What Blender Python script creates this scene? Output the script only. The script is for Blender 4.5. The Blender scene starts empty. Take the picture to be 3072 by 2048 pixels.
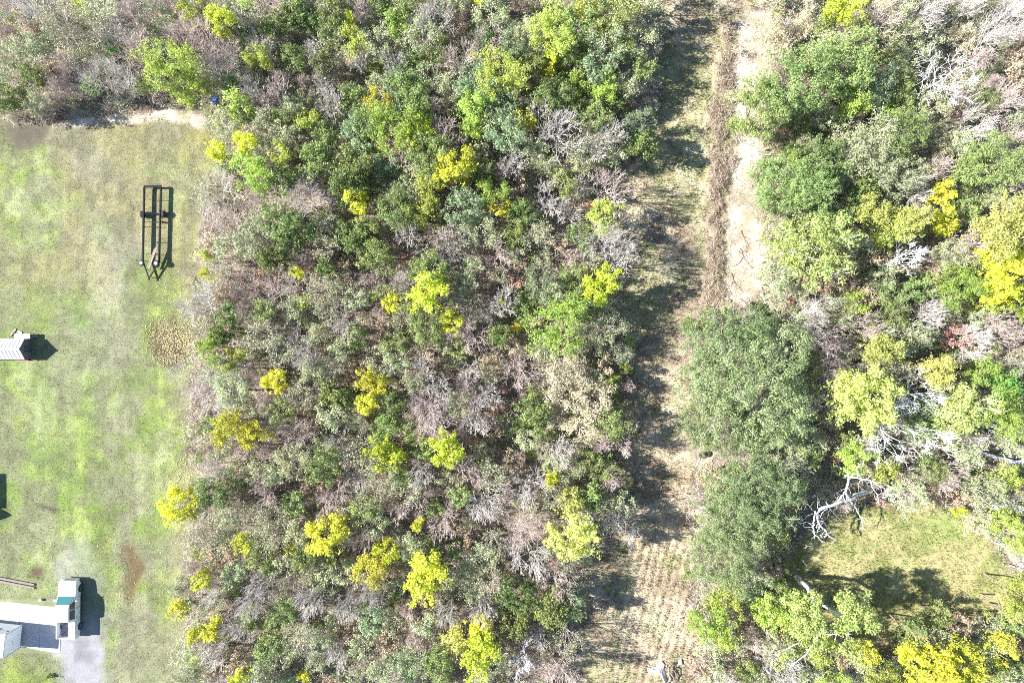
import bpy, bmesh, math, random
import numpy as np
from mathutils import Vector, Matrix

# ------------------------------------------------------------------ camera, sky, sun, exposure
SC = bpy.context.scene
COL = SC.collection
H = 73.15            # drone height in metres
S = 28.0             # photo pixels per metre on the ground
SUN_EL = 36.0
SUN_VEC = Vector((math.cos(math.radians(SUN_EL)), -0.055, -math.sin(math.radians(SUN_EL)))).normalized()  # travel direction

cam_d = bpy.data.cameras.new('camera'); cam = bpy.data.objects.new('camera', cam_d); COL.objects.link(cam)
cam_d.sensor_width = 36; cam_d.lens = 24; cam_d.clip_start = 0.5; cam_d.clip_end = 3000
cam.location = (0, 0, H); cam.rotation_euler = (0, 0, 0)
SC.camera = cam

world = bpy.data.worlds.new('World'); SC.world = world; world.use_nodes = True
wn = world.node_tree.nodes; wl = world.node_tree.links; wn.clear()
sky = wn.new('ShaderNodeTexSky'); sky.sky_type = 'NISHITA'; sky.sun_disc = False
sky.sun_elevation = math.radians(SUN_EL)
sky.dust_density = 0.4; sky.ozone_density = 3.0
sky.sun_rotation = math.radians(270 + 3)
bgn = wn.new('ShaderNodeBackground'); bgn.inputs['Strength'].default_value = 0.075
won = wn.new('ShaderNodeOutputWorld')
wl.new(sky.outputs[0], bgn.inputs[0]); wl.new(bgn.outputs[0], won.inputs[0])

sun_d = bpy.data.lights.new('sun', 'SUN'); sun = bpy.data.objects.new('sun', sun_d); COL.objects.link(sun)
sun_d.energy = 5.0; sun_d.angle = math.radians(0.5); sun_d.color = (1.0, 0.95, 0.87)
sun.rotation_euler = SUN_VEC.to_track_quat('-Z', 'Y').to_euler(); sun.location = (-60, 10, 60)

SC.view_settings.view_transform = 'Standard'; SC.view_settings.look = 'None'
SC.view_settings.gamma = 1; SC.view_settings.use_curve_mapping = False
SC.view_settings.exposure = 1.7
try:
    SC.cycles.max_bounces = 6; SC.cycles.diffuse_bounces = 3; SC.cycles.transmission_bounces = 4
    SC.cycles.use_denoising = False; SC.cycles.filter_width = 1.0
    SC.cycles.glossy_bounces = 2; SC.cycles.transparent_max_bounces = 4
except Exception: pass

rng = np.random.default_rng(7); random.seed(7)
K = 3072 / 2352.0

def P(px, py, h=0.0):                 # photo pixel (3072 wide) seen at height h -> world
    f = (H - h) / H
    return Vector(((px - 1536) / S * f, (1024 - py) / S * f, h))
def PD(x, y, h=0.0): return P(x * K, y * K, h)
DM = K / S                            # metres per display pixel on the ground

# ------------------------------------------------------------------ object helpers
def tag(o, label=None, cat=None, group=None, kind=None):
    if label: o['label'] = label
    if cat: o['category'] = cat
    if group: o['group'] = group
    if kind: o['kind'] = kind
    return o
def thing(name, label, cat, loc=(0, 0, 0), rz=0.0, group=None):
    o = bpy.data.objects.new(name, None); COL.objects.link(o); o.location = loc; o.rotation_euler = (0, 0, rz)
    o.empty_display_size = 0.3
    return tag(o, label, cat, group)
def link(name, me, parent=None, loc=None):
    o = bpy.data.objects.new(name, me); COL.objects.link(o)
    if parent is not None: o.parent = parent
    if loc is not None: o.location = loc
    return o
def obj(name, bm, m, parent=None, smooth=False, bevel=0.0, loc=None):
    me = bpy.data.meshes.new(name); bm.normal_update(); bm.to_mesh(me); bm.free()
    if isinstance(m, (list, tuple)):
        for x in m: me.materials.append(x)
    else: me.materials.append(m)
    if smooth:
        me.polygons.foreach_set('use_smooth', [True] * len(me.polygons))
    o = link(name, me, parent, loc)
    if bevel:
        b = o.modifiers.new('bevel', 'BEVEL'); b.width = bevel; b.segments = 2; b.limit_method = 'ANGLE'
    return o
def box(bm, x0, x1, y0, y1, z0, z1):
    v = [bm.verts.new(c) for c in ((x0,y0,z0),(x1,y0,z0),(x1,y1,z0),(x0,y1,z0),(x0,y0,z1),(x1,y0,z1),(x1,y1,z1),(x0,y1,z1))]
    for f in ((3,2,1,0),(4,5,6,7),(0,1,5,4),(1,2,6,5),(2,3,7,6),(3,0,4,7)): bm.faces.new([v[i] for i in f])
def BOX(*a):
    bm = bmesh.new(); box(bm, *a); return bm
def prism(bm, poly, z0, z1):          # poly counter-clockwise in xy
    a = [bm.verts.new((x, y, z0)) for x, y in poly]; b = [bm.verts.new((x, y, z1)) for x, y in poly]
    bm.faces.new(a[::-1]); bm.faces.new(b); n = len(poly)
    for i in range(n): bm.faces.new((a[i], a[(i+1) % n], b[(i+1) % n], b[i]))
def loft(bm, rings, cap=True):
    vs = [[bm.verts.new(p) for p in r] for r in rings]
    n = len(vs[0])
    for a, b in zip(vs, vs[1:]):
        for i in range(n): bm.faces.new((a[i], a[(i+1) % n], b[(i+1) % n], b[i]))
    if cap:
        bm.faces.new(vs[0][::-1]); bm.faces.new(vs[-1])
def tube(bm, pts, radii, n=8):
    rings = []
    pts = [Vector(p) for p in pts]
    for i, p in enumerate(pts):
        d = (pts[min(i+1, len(pts)-1)] - pts[max(i-1, 0)]).normalized()
        u = d.orthogonal().normalized() if i == 0 else (u - d * u.dot(d)).normalized()
        w = d.cross(u)
        rings.append([p + (u * math.cos(2*math.pi*k/n) + w * math.sin(2*math.pi*k/n)) * radii[i] for k in range(n)])
    loft(bm, rings)
def cyl(bm, c, axis, r, hlen, n=20, r2=None):
    c = Vector(c); a = Vector(axis).normalized()
    tube(bm, [c - a*hlen/2, c + a*hlen/2], [r, r if r2 is None else r2], n)
def raw_mesh(name, verts, nper, col=None, extra_name='leafcol'):
    """verts (F*nper,3) unshared polygons of nper corners."""
    me = bpy.data.meshes.new(name); n = len(verts); F = n // nper
    me.vertices.add(n); me.vertices.foreach_set('co', np.ascontiguousarray(verts, dtype=np.float32).ravel())
    me.loops.add(n); me.loops.foreach_set('vertex_index', np.arange(n, dtype=np.int32))
    me.polygons.add(F); me.polygons.foreach_set('loop_start', np.arange(0, n, nper, dtype=np.int32))
    me.polygons.foreach_set('loop_total', np.full(F, nper, dtype=np.int32))
    me.update(calc_edges=True)
    if col is not None:
        a = me.attributes.new(extra_name, 'FLOAT_COLOR', 'POINT')
        c = np.ones((n, 4), dtype=np.float32); c[:, :3] = col
        a.data.foreach_set('color', c.ravel())
    return me

# ------------------------------------------------------------------ materials
def new_mat(name):
    m = bpy.data.materials.new(name); m.use_nodes = True
    nt = m.node_tree; b = nt.nodes['Principled BSDF']
    return m, nt, b
def simple(name, col, rough=0.5, metal=0.0, spec=0.5, noise=0.0, scale=6.0, bump=0.0, coat=0.0):
    m, nt, b = new_mat(name)
    b.inputs['Base Color'].default_value = (*col, 1); b.inputs['Roughness'].default_value = rough
    b.inputs['Metallic'].default_value = metal; b.inputs['Specular IOR Level'].default_value = spec
    b.inputs['Coat Weight'].default_value = coat
    if noise or bump:
        tc = nt.nodes.new('ShaderNodeTexCoord'); n = nt.nodes.new('ShaderNodeTexNoise')
        n.inputs['Scale'].default_value = scale; n.inputs['Detail'].default_value = 6; n.inputs['Roughness'].default_value = 0.7
        nt.links.new(tc.outputs['Object'], n.inputs['Vector'])
        if noise:
            mx = nt.nodes.new('ShaderNodeMix'); mx.data_type = 'RGBA'
            mx.inputs[6].default_value = (*[c*(1-noise) for c in col], 1); mx.inputs[7].default_value = (*[min(1, c*(1+noise)) for c in col], 1)
            mr = nt.nodes.new('ShaderNodeMapRange'); mr.inputs[1].default_value = .3; mr.inputs[2].default_value = .7
            nt.links.new(n.outputs['Fac'], mr.inputs[0]); nt.links.new(mr.outputs[0], mx.inputs[0])
            nt.links.new(mx.outputs[2], b.inputs['Base Color'])
        if bump:
            bp = nt.nodes.new('ShaderNodeBump'); bp.inputs['Strength'].default_value = bump; bp.inputs['Distance'].default_value = .03
            nt.links.new(n.outputs['Fac'], bp.inputs['Height']); nt.links.new(bp.outputs[0], b.inputs['Normal'])
    return m
def leaf_mat(name, a, b_, c, trans=0.35, rough=0.5, hue=0.02, val=0.22, spec=.4):
    """a/b mixed by the random of each leaf, c by the random of each clump; whole copies vary a little."""
    m, nt, bs = new_mat(name); N = nt.nodes; L = nt.links
    at = N.new('ShaderNodeAttribute'); at.attribute_name = 'leafcol'
    sp = N.new('ShaderNodeSeparateColor'); L.new(at.outputs['Color'], sp.inputs[0])
    m1 = N.new('ShaderNodeMix'); m1.data_type = 'RGBA'; m1.inputs[6].default_value = (*a, 1); m1.inputs[7].default_value = (*b_, 1)
    L.new(sp.outputs[0], m1.inputs[0])
    m2 = N.new('ShaderNodeMix'); m2.data_type = 'RGBA'; m2.inputs[7].default_value = (*c, 1)
    L.new(m1.outputs[2], m2.inputs[6]); L.new(sp.outputs[1], m2.inputs[0])
    oi = N.new('ShaderNodeObjectInfo')
    hs = N.new('ShaderNodeHueSaturation')
    r1 = N.new('ShaderNodeMapRange'); r1.inputs[3].default_value = .5 - hue; r1.inputs[4].default_value = .5 + hue
    r2 = N.new('ShaderNodeMapRange'); r2.inputs[3].default_value = 1 - val; r2.inputs[4].default_value = 1 + val
    mm = N.new('ShaderNodeMath'); mm.operation = 'MULTIPLY'; mm.inputs[1].default_value = 7.31
    fr = N.new('ShaderNodeMath'); fr.operation = 'FRACT'
    L.new(oi.outputs['Random'], r1.inputs[0]); L.new(oi.outputs['Random'], mm.inputs[0]); L.new(mm.outputs[0], fr.inputs[0]); L.new(fr.outputs[0], r2.inputs[0])
    L.new(r1.outputs[0], hs.inputs['Hue']); L.new(r2.outputs[0], hs.inputs['Value']); L.new(m2.outputs[2], hs.inputs['Color'])
    L.new(hs.outputs[0], bs.inputs['Base Color']); bs.inputs['Roughness'].default_value = rough; bs.inputs['Specular IOR Level'].default_value = spec
    tr = N.new('ShaderNodeBsdfTranslucent'); L.new(hs.outputs[0], tr.inputs['Color'])
    mx = N.new('ShaderNodeMixShader'); mx.inputs[0].default_value = trans
    L.new(bs.outputs[0], mx.inputs[1]); L.new(tr.outputs[0], mx.inputs[2])
    L.new(mx.outputs[0], N['Material Output'].inputs['Surface'])
    return m
def attr_mat(name, rough=0.8, trans=0.0, fine=0.0, fscale=14.0, bump=0.0, spec=.3, fine2=0.0):
    """colour from the mesh's own colour attribute with fine procedural mottling."""
    m, nt, bs = new_mat(name); N = nt.nodes; L = nt.links
    at = N.new('ShaderNodeAttribute'); at.attribute_name = 'leafcol'
    out = at.outputs['Color']
    bs.inputs['Roughness'].default_value = rough; bs.inputs['Specular IOR Level'].default_value = spec
    if fine:
        tc = N.new('ShaderNodeTexCoord')
        def layer(src, scale, amt, det):
            n = N.new('ShaderNodeTexNoise'); n.inputs['Scale'].default_value = scale; n.inputs['Detail'].default_value = det; n.inputs['Roughness'].default_value = .75
            L.new(tc.outputs['Object'], n.inputs['Vector'])
            r = N.new('ShaderNodeMapRange'); r.inputs[1].default_value = .3; r.inputs[2].default_value = .7; r.inputs[3].default_value = 1-amt; r.inputs[4].default_value = 1+amt; r.clamp = True
            L.new(n.outputs['Fac'], r.inputs[0])
            v = N.new('ShaderNodeVectorMath'); v.operation = 'SCALE'; L.new(src, v.inputs[0]); L.new(r.outputs[0], v.inputs['Scale'])
            return v.outputs[0], n
        out, n1 = layer(out, fscale, fine, 5)
        if fine2: out, _ = layer(out, fscale * .18, fine2, 4)
        if bump:
            bp = N.new('ShaderNodeBump'); bp.inputs['Strength'].default_value = bump; bp.inputs['Distance'].default_value = .05
            L.new(n1.outputs['Fac'], bp.inputs['Height']); L.new(bp.outputs[0], bs.inputs['Normal'])
    L.new(out, bs.inputs['Base Color'])
    if trans:
        tr = N.new('ShaderNodeBsdfTranslucent'); L.new(out, tr.inputs['Color'])
        mx = N.new('ShaderNodeMixShader'); mx.inputs[0].default_value = trans
        L.new(bs.outputs[0], mx.inputs[1]); L.new(tr.outputs[0], mx.inputs[2]); L.new(mx.outputs[0], N['Material Output'].inputs['Surface'])
    return m

M = {}
M['yellow'] = leaf_mat('yellow_leaf', (.68,.71,.07), (.56,.63,.08), (.58,.60,.07), .4)
M['gold']   = leaf_mat('golden_leaf', (.64,.62,.07), (.50,.52,.08), (.56,.46,.08), .4)
M['pale']   = leaf_mat('pale_yellow_leaf', (.66,.66,.22), (.54,.58,.14), (.46,.55,.18), .4)
M['lime']   = leaf_mat('lime_leaf', (.42,.55,.12), (.34,.47,.11), (.52,.60,.12), .4)
M['vivid']  = leaf_mat('vivid_green_leaf', (.17,.42,.10), (.14,.33,.08), (.26,.48,.10), .35)
M['green']  = leaf_mat('green_leaf', (.23,.31,.11), (.38,.45,.17), (.17,.25,.08), .35)
M['dark']   = leaf_mat('dark_green_leaf', (.15,.21,.07), (.29,.34,.09), (.11,.17,.06), .25)
M['blue']   = leaf_mat('blue_green_leaf', (.22,.31,.16), (.40,.48,.29), (.16,.25,.12), .25)
M['olive']  = leaf_mat('olive_leaf', (.40,.46,.25), (.30,.37,.18), (.50,.51,.32), .25)
M['oak']    = leaf_mat('oak_leaf', (.18,.25,.11), (.31,.37,.18), (.12,.19,.07), .22)
M['oaklit'] = leaf_mat('yellow_green_leaf', (.42,.52,.16), (.28,.41,.13), (.50,.56,.18), .3)
M['brown']  = leaf_mat('brown_leaf', (.44,.32,.23), (.56,.45,.34), (.38,.34,.22), .2)
M['rust']   = leaf_mat('rust_leaf', (.55,.30,.24), (.62,.42,.35), (.44,.30,.22), .2)
M['beige']  = leaf_mat('beige_leaf', (.66,.58,.42), (.56,.51,.35), (.48,.48,.28), .25)
M['bark']   = simple('grey_bark', (.54,.49,.46), .85, noise=.35, scale=9, bump=.4)
M['twig']   = simple('pinkish_twig', (.56,.47,.44), .85, noise=.22, scale=3)
M['twiggrey'] = simple('grey_twig', (.60,.57,.54), .8, noise=.22, scale=3)
M['white']  = simple('bleached_bark', (.72,.72,.73), .7, noise=.25, scale=7, bump=.4)
M['trunk']  = simple('brown_bark', (.24,.19,.16), .9, noise=.4, scale=9, bump=.4)

# ------------------------------------------------------------------ value noise on arrays
class VN:
    def __init__(s, seed): s.t = np.random.default_rng(seed).random((256, 256)).astype(np.float32)
    def __call__(s, x, y, scale, octaves=4, rough=.55):
        out = 0; amp = 1; tot = 0; f = 1.0 / scale
        for o in range(octaves):
            u = x * f + 37.7 * o + 500; v = y * f + 91.3 * o + 500
            iu = np.floor(u).astype(int); iv = np.floor(v).astype(int); fu = u - iu; fv = v - iv
            fu = fu*fu*(3-2*fu); fv = fv*fv*(3-2*fv); T = s.t
            a = T[iu & 255, iv & 255]; b = T[(iu+1) & 255, iv & 255]; c = T[iu & 255, (iv+1) & 255]; d = T[(iu+1) & 255, (iv+1) & 255]
            out = out + amp * ((a*(1-fu)+b*fu)*(1-fv) + (c*(1-fu)+d*fu)*fv); tot += amp; amp *= rough; f *= 2.03
        return out / tot
vn = [VN(i + 11) for i in range(8)]
def sstep(a, b, x):
    t = np.clip((x - a) / (b - a), 0, 1); return t*t*(3-2*t)
def sdist(poly, x, y):                # + inside, metres; poly in world coordinates
    d = np.full(x.shape, 1e9); inside = np.zeros(x.shape, bool); n = len(poly)
    for i in range(n):
        x0, y0 = poly[i]; x1, y1 = poly[(i+1) % n]; ex, ey = x1-x0, y1-y0; L2 = ex*ex+ey*ey + 1e-9
        t = np.clip(((x-x0)*ex + (y-y0)*ey) / L2, 0, 1)
        d = np.minimum(d, np.hypot(x-x0-t*ex, y-y0-t*ey))
        c = ((y0 > y) != (y1 > y)) & (x < (x1-x0) * (y-y0) / ((y1-y0) if abs(y1-y0) > 1e-9 else 1e-9) + x0)
        inside ^= c
    return np.where(inside, d, -d)
def wpoly(pts): return [tuple(PD(a, b)[:2]) for a, b in pts]

POLY = {
 'lawn': wpoly([(-500,272),(0,272),(110,282),(330,285),(400,272),(465,285),(500,320),(505,372),(478,400),(455,440),(455,560),(450,640),(440,700),(445,780),(430,850),(425,900),(430,960),(442,1040),(448,1110),(440,1180),(425,1250),(420,1350),(415,1430),(405,1588),(405,1900),(-500,1900)]),
 'track': wpoly([(1520,-60),(1515,120),(1492,250),(1500,330),(1440,375),(1400,420),(1430,500),(1440,600),(1420,660),(1440,800),(1452,950),(1440,1100),(1430,1190),(1390,1260),(1335,1350),(1295,1640),(1590,1640),(1600,1400),(1575,1250),(1590,1000),(1590,800),(1605,715),(1700,700),(1700,300),(1690,150),(1790,-60)]),
 'sand': wpoly([(1690,20),(1785,15),(1775,120),(1740,200),(1722,300),(1742,340),(1735,480),(1752,520),(1756,705),(1655,708),(1660,560),(1670,400),(1682,330),(1685,220),(1680,120)]),
 'sand2': wpoly([(112,278),(200,272),(330,262),(390,250),(455,250),(480,272),(470,300),(440,288),(380,276),(300,284),(210,288),(130,292)]),
 'sand3': wpoly([(1570,1000),(1620,1015),(1690,1030),(1660,1065),(1600,1080),(1560,1060)]),
 'windrow': wpoly([(1650,-60),(1690,-60),(1688,120),(1680,320),(1672,420),(1668,560),(1655,700),(1600,745),(1590,720),(1612,600),(1618,400),(1622,250),(1640,100)]),
 'clear': wpoly([(1890,1200),(1960,1165),(2080,1155),(2170,1165),(2260,1225),(2300,1290),(2345,1380),(2330,1400),(2240,1405),(2160,1460),(2060,1510),(1960,1500),(1900,1440),(1840,1400),(1800,1330),(1800,1260)]),
 'drive': wpoly([(150,1250),(200,1240),(240,1330),(245,1420),(232,1480),(240,1568),(250,1900),(150,1900),(148,1568),(135,1510),(120,1500),(125,1300)]),
 'puddle1': wpoly([(0,276),(70,274),(120,285),(105,320),(80,345),(40,348),(10,320)]),
 'puddle2': wpoly([(345,755),(400,740),(445,765),(445,815),(400,840),(350,832)]),
 'puddle3': wpoly([(285,1250),(312,1245),(330,1300),(325,1350),(295,1385),(288,1330)]),
 'mud': wpoly([(72,1298),(108,1298),(95,1330),(66,1325)]),
 'rut': wpoly([(75,1153),(95,1156),(135,1168),(130,1176),(92,1166)]),
}
def greenness(x, y):                  # 0..1 how leafy the forest is there (world coords)
    dx = x / DM + 1176; dy = 784 - y / DM
    g = 0.35 + 0.40 * sstep(620, 450, dy) * sstep(430, 520, dx) * sstep(1560, 1300, dx)
    g = g + 0.25 * sstep(1600, 1750, dx)
    g = g + 0.05 * sstep(500, 300, dx)
    return g

def ground_color(x, y):
    """albedo, height, zone index for world points."""
    n1 = vn[0](x, y, 9.0, 4); n2 = vn[1](x, y, 2.2, 4); n3 = vn[2](x, y, .55, 3); n4 = vn[3](x, y, 18, 3)
    wob = (n2 - .5) * 2.2 + (n3 - .5) * 1.0
    def lay(c, m, col): return c * (1 - m[..., None]) + np.asarray(col) * m[..., None] if not isinstance(col, np.ndarray) else c*(1-m[..., None]) + col * m[..., None]
    def mixc(a, b, t): return np.asarray(a) * (1 - t[..., None]) + np.asarray(b) * t[..., None]
    c = mixc((.17,.125,.10), (.30,.24,.19), sstep(.3, .7, n2))
    c = lay(c, .6 * greenness(x, y) * sstep(.42, .62, n1), (.11, .14, .07))
    z = (n2 - .5) * .25; w = {}
    # lawn
    dx = x / DM + 1176; dy = 784 - y / DM
    m = sstep(-.5, .5, sdist(POLY['lawn'], x, y) + wob * 1.1); w['lawn'] = m
    g = mixc((.27,.36,.10), (.38,.45,.15), sstep(.35, .65, n2))
    g = lay(g, .75 * sstep(.52, .68, vn[4](x, y, 5.5, 4)), (.47, .50, .29))              # pale worn
    g = lay(g, .8 * sstep(.56, .66, vn[5](x, y, 4.0, 4)) * sstep(330, 230, dx) * sstep(600, 800, dy), (.25, .34, .11))   # lush
    g = lay(g, .8 * sstep(.38, .58, vn[6](x, y, 6.5, 4)) * (sstep(800, 560, dy)), (.42, .36, .22))  # dry tan in upper field
    band = sstep(75, 20, np.abs(dx - (285 + 30 * np.sin(dy / 170.0)))) * sstep(480, 620, dy)
    g = lay(g, .65 * band * sstep(.3, .6, n2), (.40, .37, .30))
    band2 = sstep(110, 30, np.abs(dx - 200 - 70*np.sin(dy/60.))) * sstep(470, 380, dy) * sstep(280, 330, dy)
    g = lay(g, .6 * band2 * sstep(.35, .6, n2), (.40, .38, .31))
    g = lay(g, .55 * sstep(360, 430, dx) * sstep(.35, .6, n1), (.47, .40, .22))           # straw beside the trees
    g = lay(g, .5 * sstep(400, 460, dx) * sstep(520, 300, dy), (.50, .44, .14))
    g = lay(g, .7 * sstep(1180, 1330, dy) * sstep(.45, .6, n1), (.40, .38, .22))
    lush = sdist(wpoly([(-50,1500),(120,1500),(140,1600),(-50,1600)]), x, y)
    g = lay(g, .8 * sstep(-.6, .6, lush + wob*.5), (.30, .38, .09))
    g = lay(g, .7 * sstep(2.4, .4, np.hypot(dx-185, dy-735) * DM + wob), (.20, .38, .07))
    st = vn[6](x * 4.5, y * .35, 5.0, 3); g = g * (.88 + .26 * sstep(.35, .65, st))[..., None]
    g = lay(g, .45 * sstep(.48, .6, n1) * sstep(330, 200, dx) * sstep(560, 700, dy), (.28, .36, .13))
    g = g * np.array([.76, .78, .76]); g = lay(g, .55 * sstep(.46, .62, vn[2](x+31, y, 3.3, 4)), (.24, .235, .17)); g = lay(g, .45 * sstep(.5, .62, vn[7](x+11, y, 1.1, 3)), (.15, .15, .09))
    c = lay(c, m, g); z = z * (1 - m) + m * (n3 - .5) * .03
    # track
    m = sstep(-.8, .8, sdist(POLY['track'], x, y) + wob * 1.6); w['track'] = m
    t = mixc((.36,.29,.21), (.52,.44,.31), sstep(.35, .65, n2))
    t = lay(t, .55 * sstep(.5, .65, n1) * sstep(900, 600, dy), (.34, .36, .16))
    rows = .5 + .5 * np.sin((dx * .97 + dy * .24) / 2.9 + (n1-.5)*5); rows = rows * sstep(.2, .5, vn[5](x, y, 1.4, 3))
    rm = sstep(1180, 1280, dy) * sstep(1380, 1430, dx)
    t = lay(t, .45 * rm * rows, (.26, .20, .14)); t = lay(t, .35 * rm * (1 - rows), (.64, .55, .38))
    t = lay(t, .5 * sstep(.52, .64, vn[2](x+3, y+50, 3.0, 3)), (.33, .36, .17)); t = lay(t, .5 * sstep(.55, .66, vn[4](x+3, y+50, 2.0, 3)), (.66, .58, .45)); t = t * .95; c = lay(c, m, t); z = z * (1 - m) + m * ((n2 - .5) * .16 + rm * rows * -.10)
    # sand
    ms = np.maximum(sstep(-.5, .5, sdist(POLY['sand'], x, y) + wob * 1.1), np.maximum(sstep(-.2, .3, sdist(POLY['sand2'], x, y) + wob * .25), .5 * sstep(-.6, .9, sdist(POLY['sand3'], x, y) + wob * .6)))
    s_ = mixc((.50,.42,.35), (.70,.62,.54), sstep(.3, .65, n2)); s_ = lay(s_, .4*sstep(.46,.62,vn[1](x+5,y,.9,4)), (.28,.22,.17)); s_ = lay(s_, .5*sstep(.55,.65,vn[3](x+5,y,2.0,3)), (.34,.33,.18))
    c = lay(c, ms, s_); w['sand'] = ms; z = z * (1 - ms) + ms * ((n2 - .5) * .12 + (n3 - .5) * .10)
    # windrow
    m = sstep(-.6, .8, sdist(POLY['windrow'], x, y) + wob * 1.3 - .25); w['windrow'] = m
    t = mixc((.17,.13,.10), (.30,.24,.19), sstep(.35, .65, n3))
    c = lay(c, m * .9, t); z = z + m * (.25 + .5 * (n2 - .4))
    # clearing
    m = sstep(-.9, .9, sdist(POLY['clear'], x, y) + wob * .9); w['clear'] = m
    t = mixc((.38,.38,.16), (.52,.48,.24), sstep(.35, .65, n2))
    t = lay(t, .8 * sstep(3.5, .8, np.hypot((dx-2160), (dy-1215)) * DM + wob), (.34, .42, .14))
    t = lay(t, .6 * sstep(.5, .65, n1), (.50, .40, .26)); t = t * .82
    c = lay(c, m, t); z = z * (1 - m) + m * (n2 - .5) * .06
    # driveway
    m = sstep(-1.0, .9, sdist(POLY['drive'], x, y) + wob * .8); m = m * (.45 + .55 * sstep(1380, 1470, dy)); w['drive'] = m
    t = mixc((.23,.23,.25), (.33,.33,.35), sstep(.3, .65, n2))
    c = lay(c, m, t); z = z * (1 - m)
    # wet spots
    for k, f, colr in (('puddle1', .7, (.085,.07,.05)), ('puddle2', .9, (.075,.055,.03)), ('puddle3', .7, (.115,.08,.035)), ('mud', .35, (.10,.065,.045)), ('rut', .25, (.11,.10,.08))):
        m = sstep(-f, f, sdist(POLY[k], x, y) + wob * f * 1.3); w[k] = m
        c = lay(c, m * .92, np.asarray(colr) * (.8 + .4 * n3)[..., None]); z = z - m * .03
    c = c * .74 * (.86 + .28 * n3)[..., None]
    return c, z, w

# ------------------------------------------------------------------ the ground, cut into its kinds
GX, GY, GD = 63.0, 45.0, 0.3
xs = np.arange(-GX, GX + .01, GD); ys = np.arange(-GY, GY + .01, GD)
X, Y = np.meshgrid(xs, ys, indexing='ij')
gc, gz, gw = ground_color(X, Y)
edge = np.minimum(np.minimum(X + GX, GX - X), np.minimum(Y + GY, GY - Y)); gz = gz * sstep(0, 3, edge)
zone = np.zeros(X.shape, int)
for i, k in enumerate(('lawn', 'track', 'sand', 'clear', 'drive', 'puddle1', 'puddle2', 'puddle3', 'mud')):
    zone[gw[k] > .5] = i + 1
M['ground'] = attr_mat('forest_floor', .95, fine=.45, fscale=9, bump=.8, fine2=.2)
M['lawn'] = attr_mat('worn_lawn', .95, fine=.24, fscale=8, bump=.35, fine2=.10)
M['dirt'] = attr_mat('dry_dirt', .95, fine=.26, fscale=7, bump=.5, fine2=.12)
M['wet'] = attr_mat('muddy_water', .55, fine=.35, fscale=5, bump=.15, spec=.12)
nx, ny = X.shape
zc = zone[:-1, :-1]
def zone_mesh(name, zi, mat, label):
    ii, jj = np.nonzero(zc == zi)
    if not len(ii): return
    quads = np.stack([ii*ny+jj, (ii+1)*ny+jj, (ii+1)*ny+jj+1, ii*ny+jj+1], 1)
    used, inv = np.unique(quads.ravel(), return_inverse=True)
    co = np.stack([X.ravel()[used], Y.ravel()[used], gz.ravel()[used]], 1)
    me = bpy.data.meshes.new(name); n = len(used); F = len(quads)
    me.vertices.add(n); me.vertices.foreach_set('co', co.astype(np.float32).ravel())
    me.loops.add(F*4); me.loops.foreach_set('vertex_index', inv.astype(np.int32))
    me.polygons.add(F); me.polygons.foreach_set('loop_start', np.arange(0, F*4, 4, dtype=np.int32)); me.polygons.foreach_set('loop_total', np.full(F, 4, np.int32))
    me.update(calc_edges=True)
    me.polygons.foreach_set('use_smooth', np.ones(F, bool))
    a = me.attributes.new('leafcol', 'FLOAT_COLOR', 'POINT'); c = np.ones((n, 4), np.float32); c[:, :3] = gc.reshape(-1, 3)[used]
    a.data.foreach_set('color', c.ravel()); me.materials.append(mat)
    tag(link(name, me), label, None, None, 'structure')
for nm, zi, mt, lb in (('ground', 0, 'ground', 'brown litter-strewn forest floor under the trees'), ('lawn', 1, 'lawn', 'worn yellow-green grass field beside the woods'),
    ('dirt_track', 2, 'dirt', 'mown tan track running between the two woods'), ('sand_bank', 3, 'dirt', 'pale bare sand along the track and the field corner'),
    ('clearing', 4, 'lawn', 'grassy clearing among the trees'), ('gravel_driveway', 5, 'dirt', 'pale gravel driveway under the pickup truck'),
    ('puddle', 6, 'wet', 'flat brown puddle at the top corner of the field'), ('puddle', 7, 'wet', 'leaf-strewn dark puddle at the edge of the field'),
    ('puddle', 8, 'wet', 'long muddy ochre puddle above the driveway'), ('mud_patch', 9, 'dirt', 'reddish brown mud patch above the lumber')):
    zone_mesh(nm, zi, M[mt], lb)
bm = bmesh.new(); B = 900
for (x0, x1, y0, y1) in ((-B, -GX, -B, B), (GX, B, -B, B), (-GX, GX, GY, B), (-GX, GX, -B, -GY)):
    v = [bm.verts.new((a, b, 0)) for a, b in ((x0, y0), (x1, y0), (x1, y1), (x0, y1))]; bm.faces.new(v)
tag(obj('terrain', bm, simple('far_ground', (.27,.27,.16), .95, noise=.35, scale=.25)), 'open land reaching out to the horizon', None, None, 'structure')

def zone_at(x, y):
    i = np.clip(((x + GX) / GD).astype(int), 0, nx-2); j = np.clip(((y + GY) / GD).astype(int), 0, ny-2)
    return zone[i, j], gc[i, j], gz[i, j], {k: gw[k][i, j] for k in gw}

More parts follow.
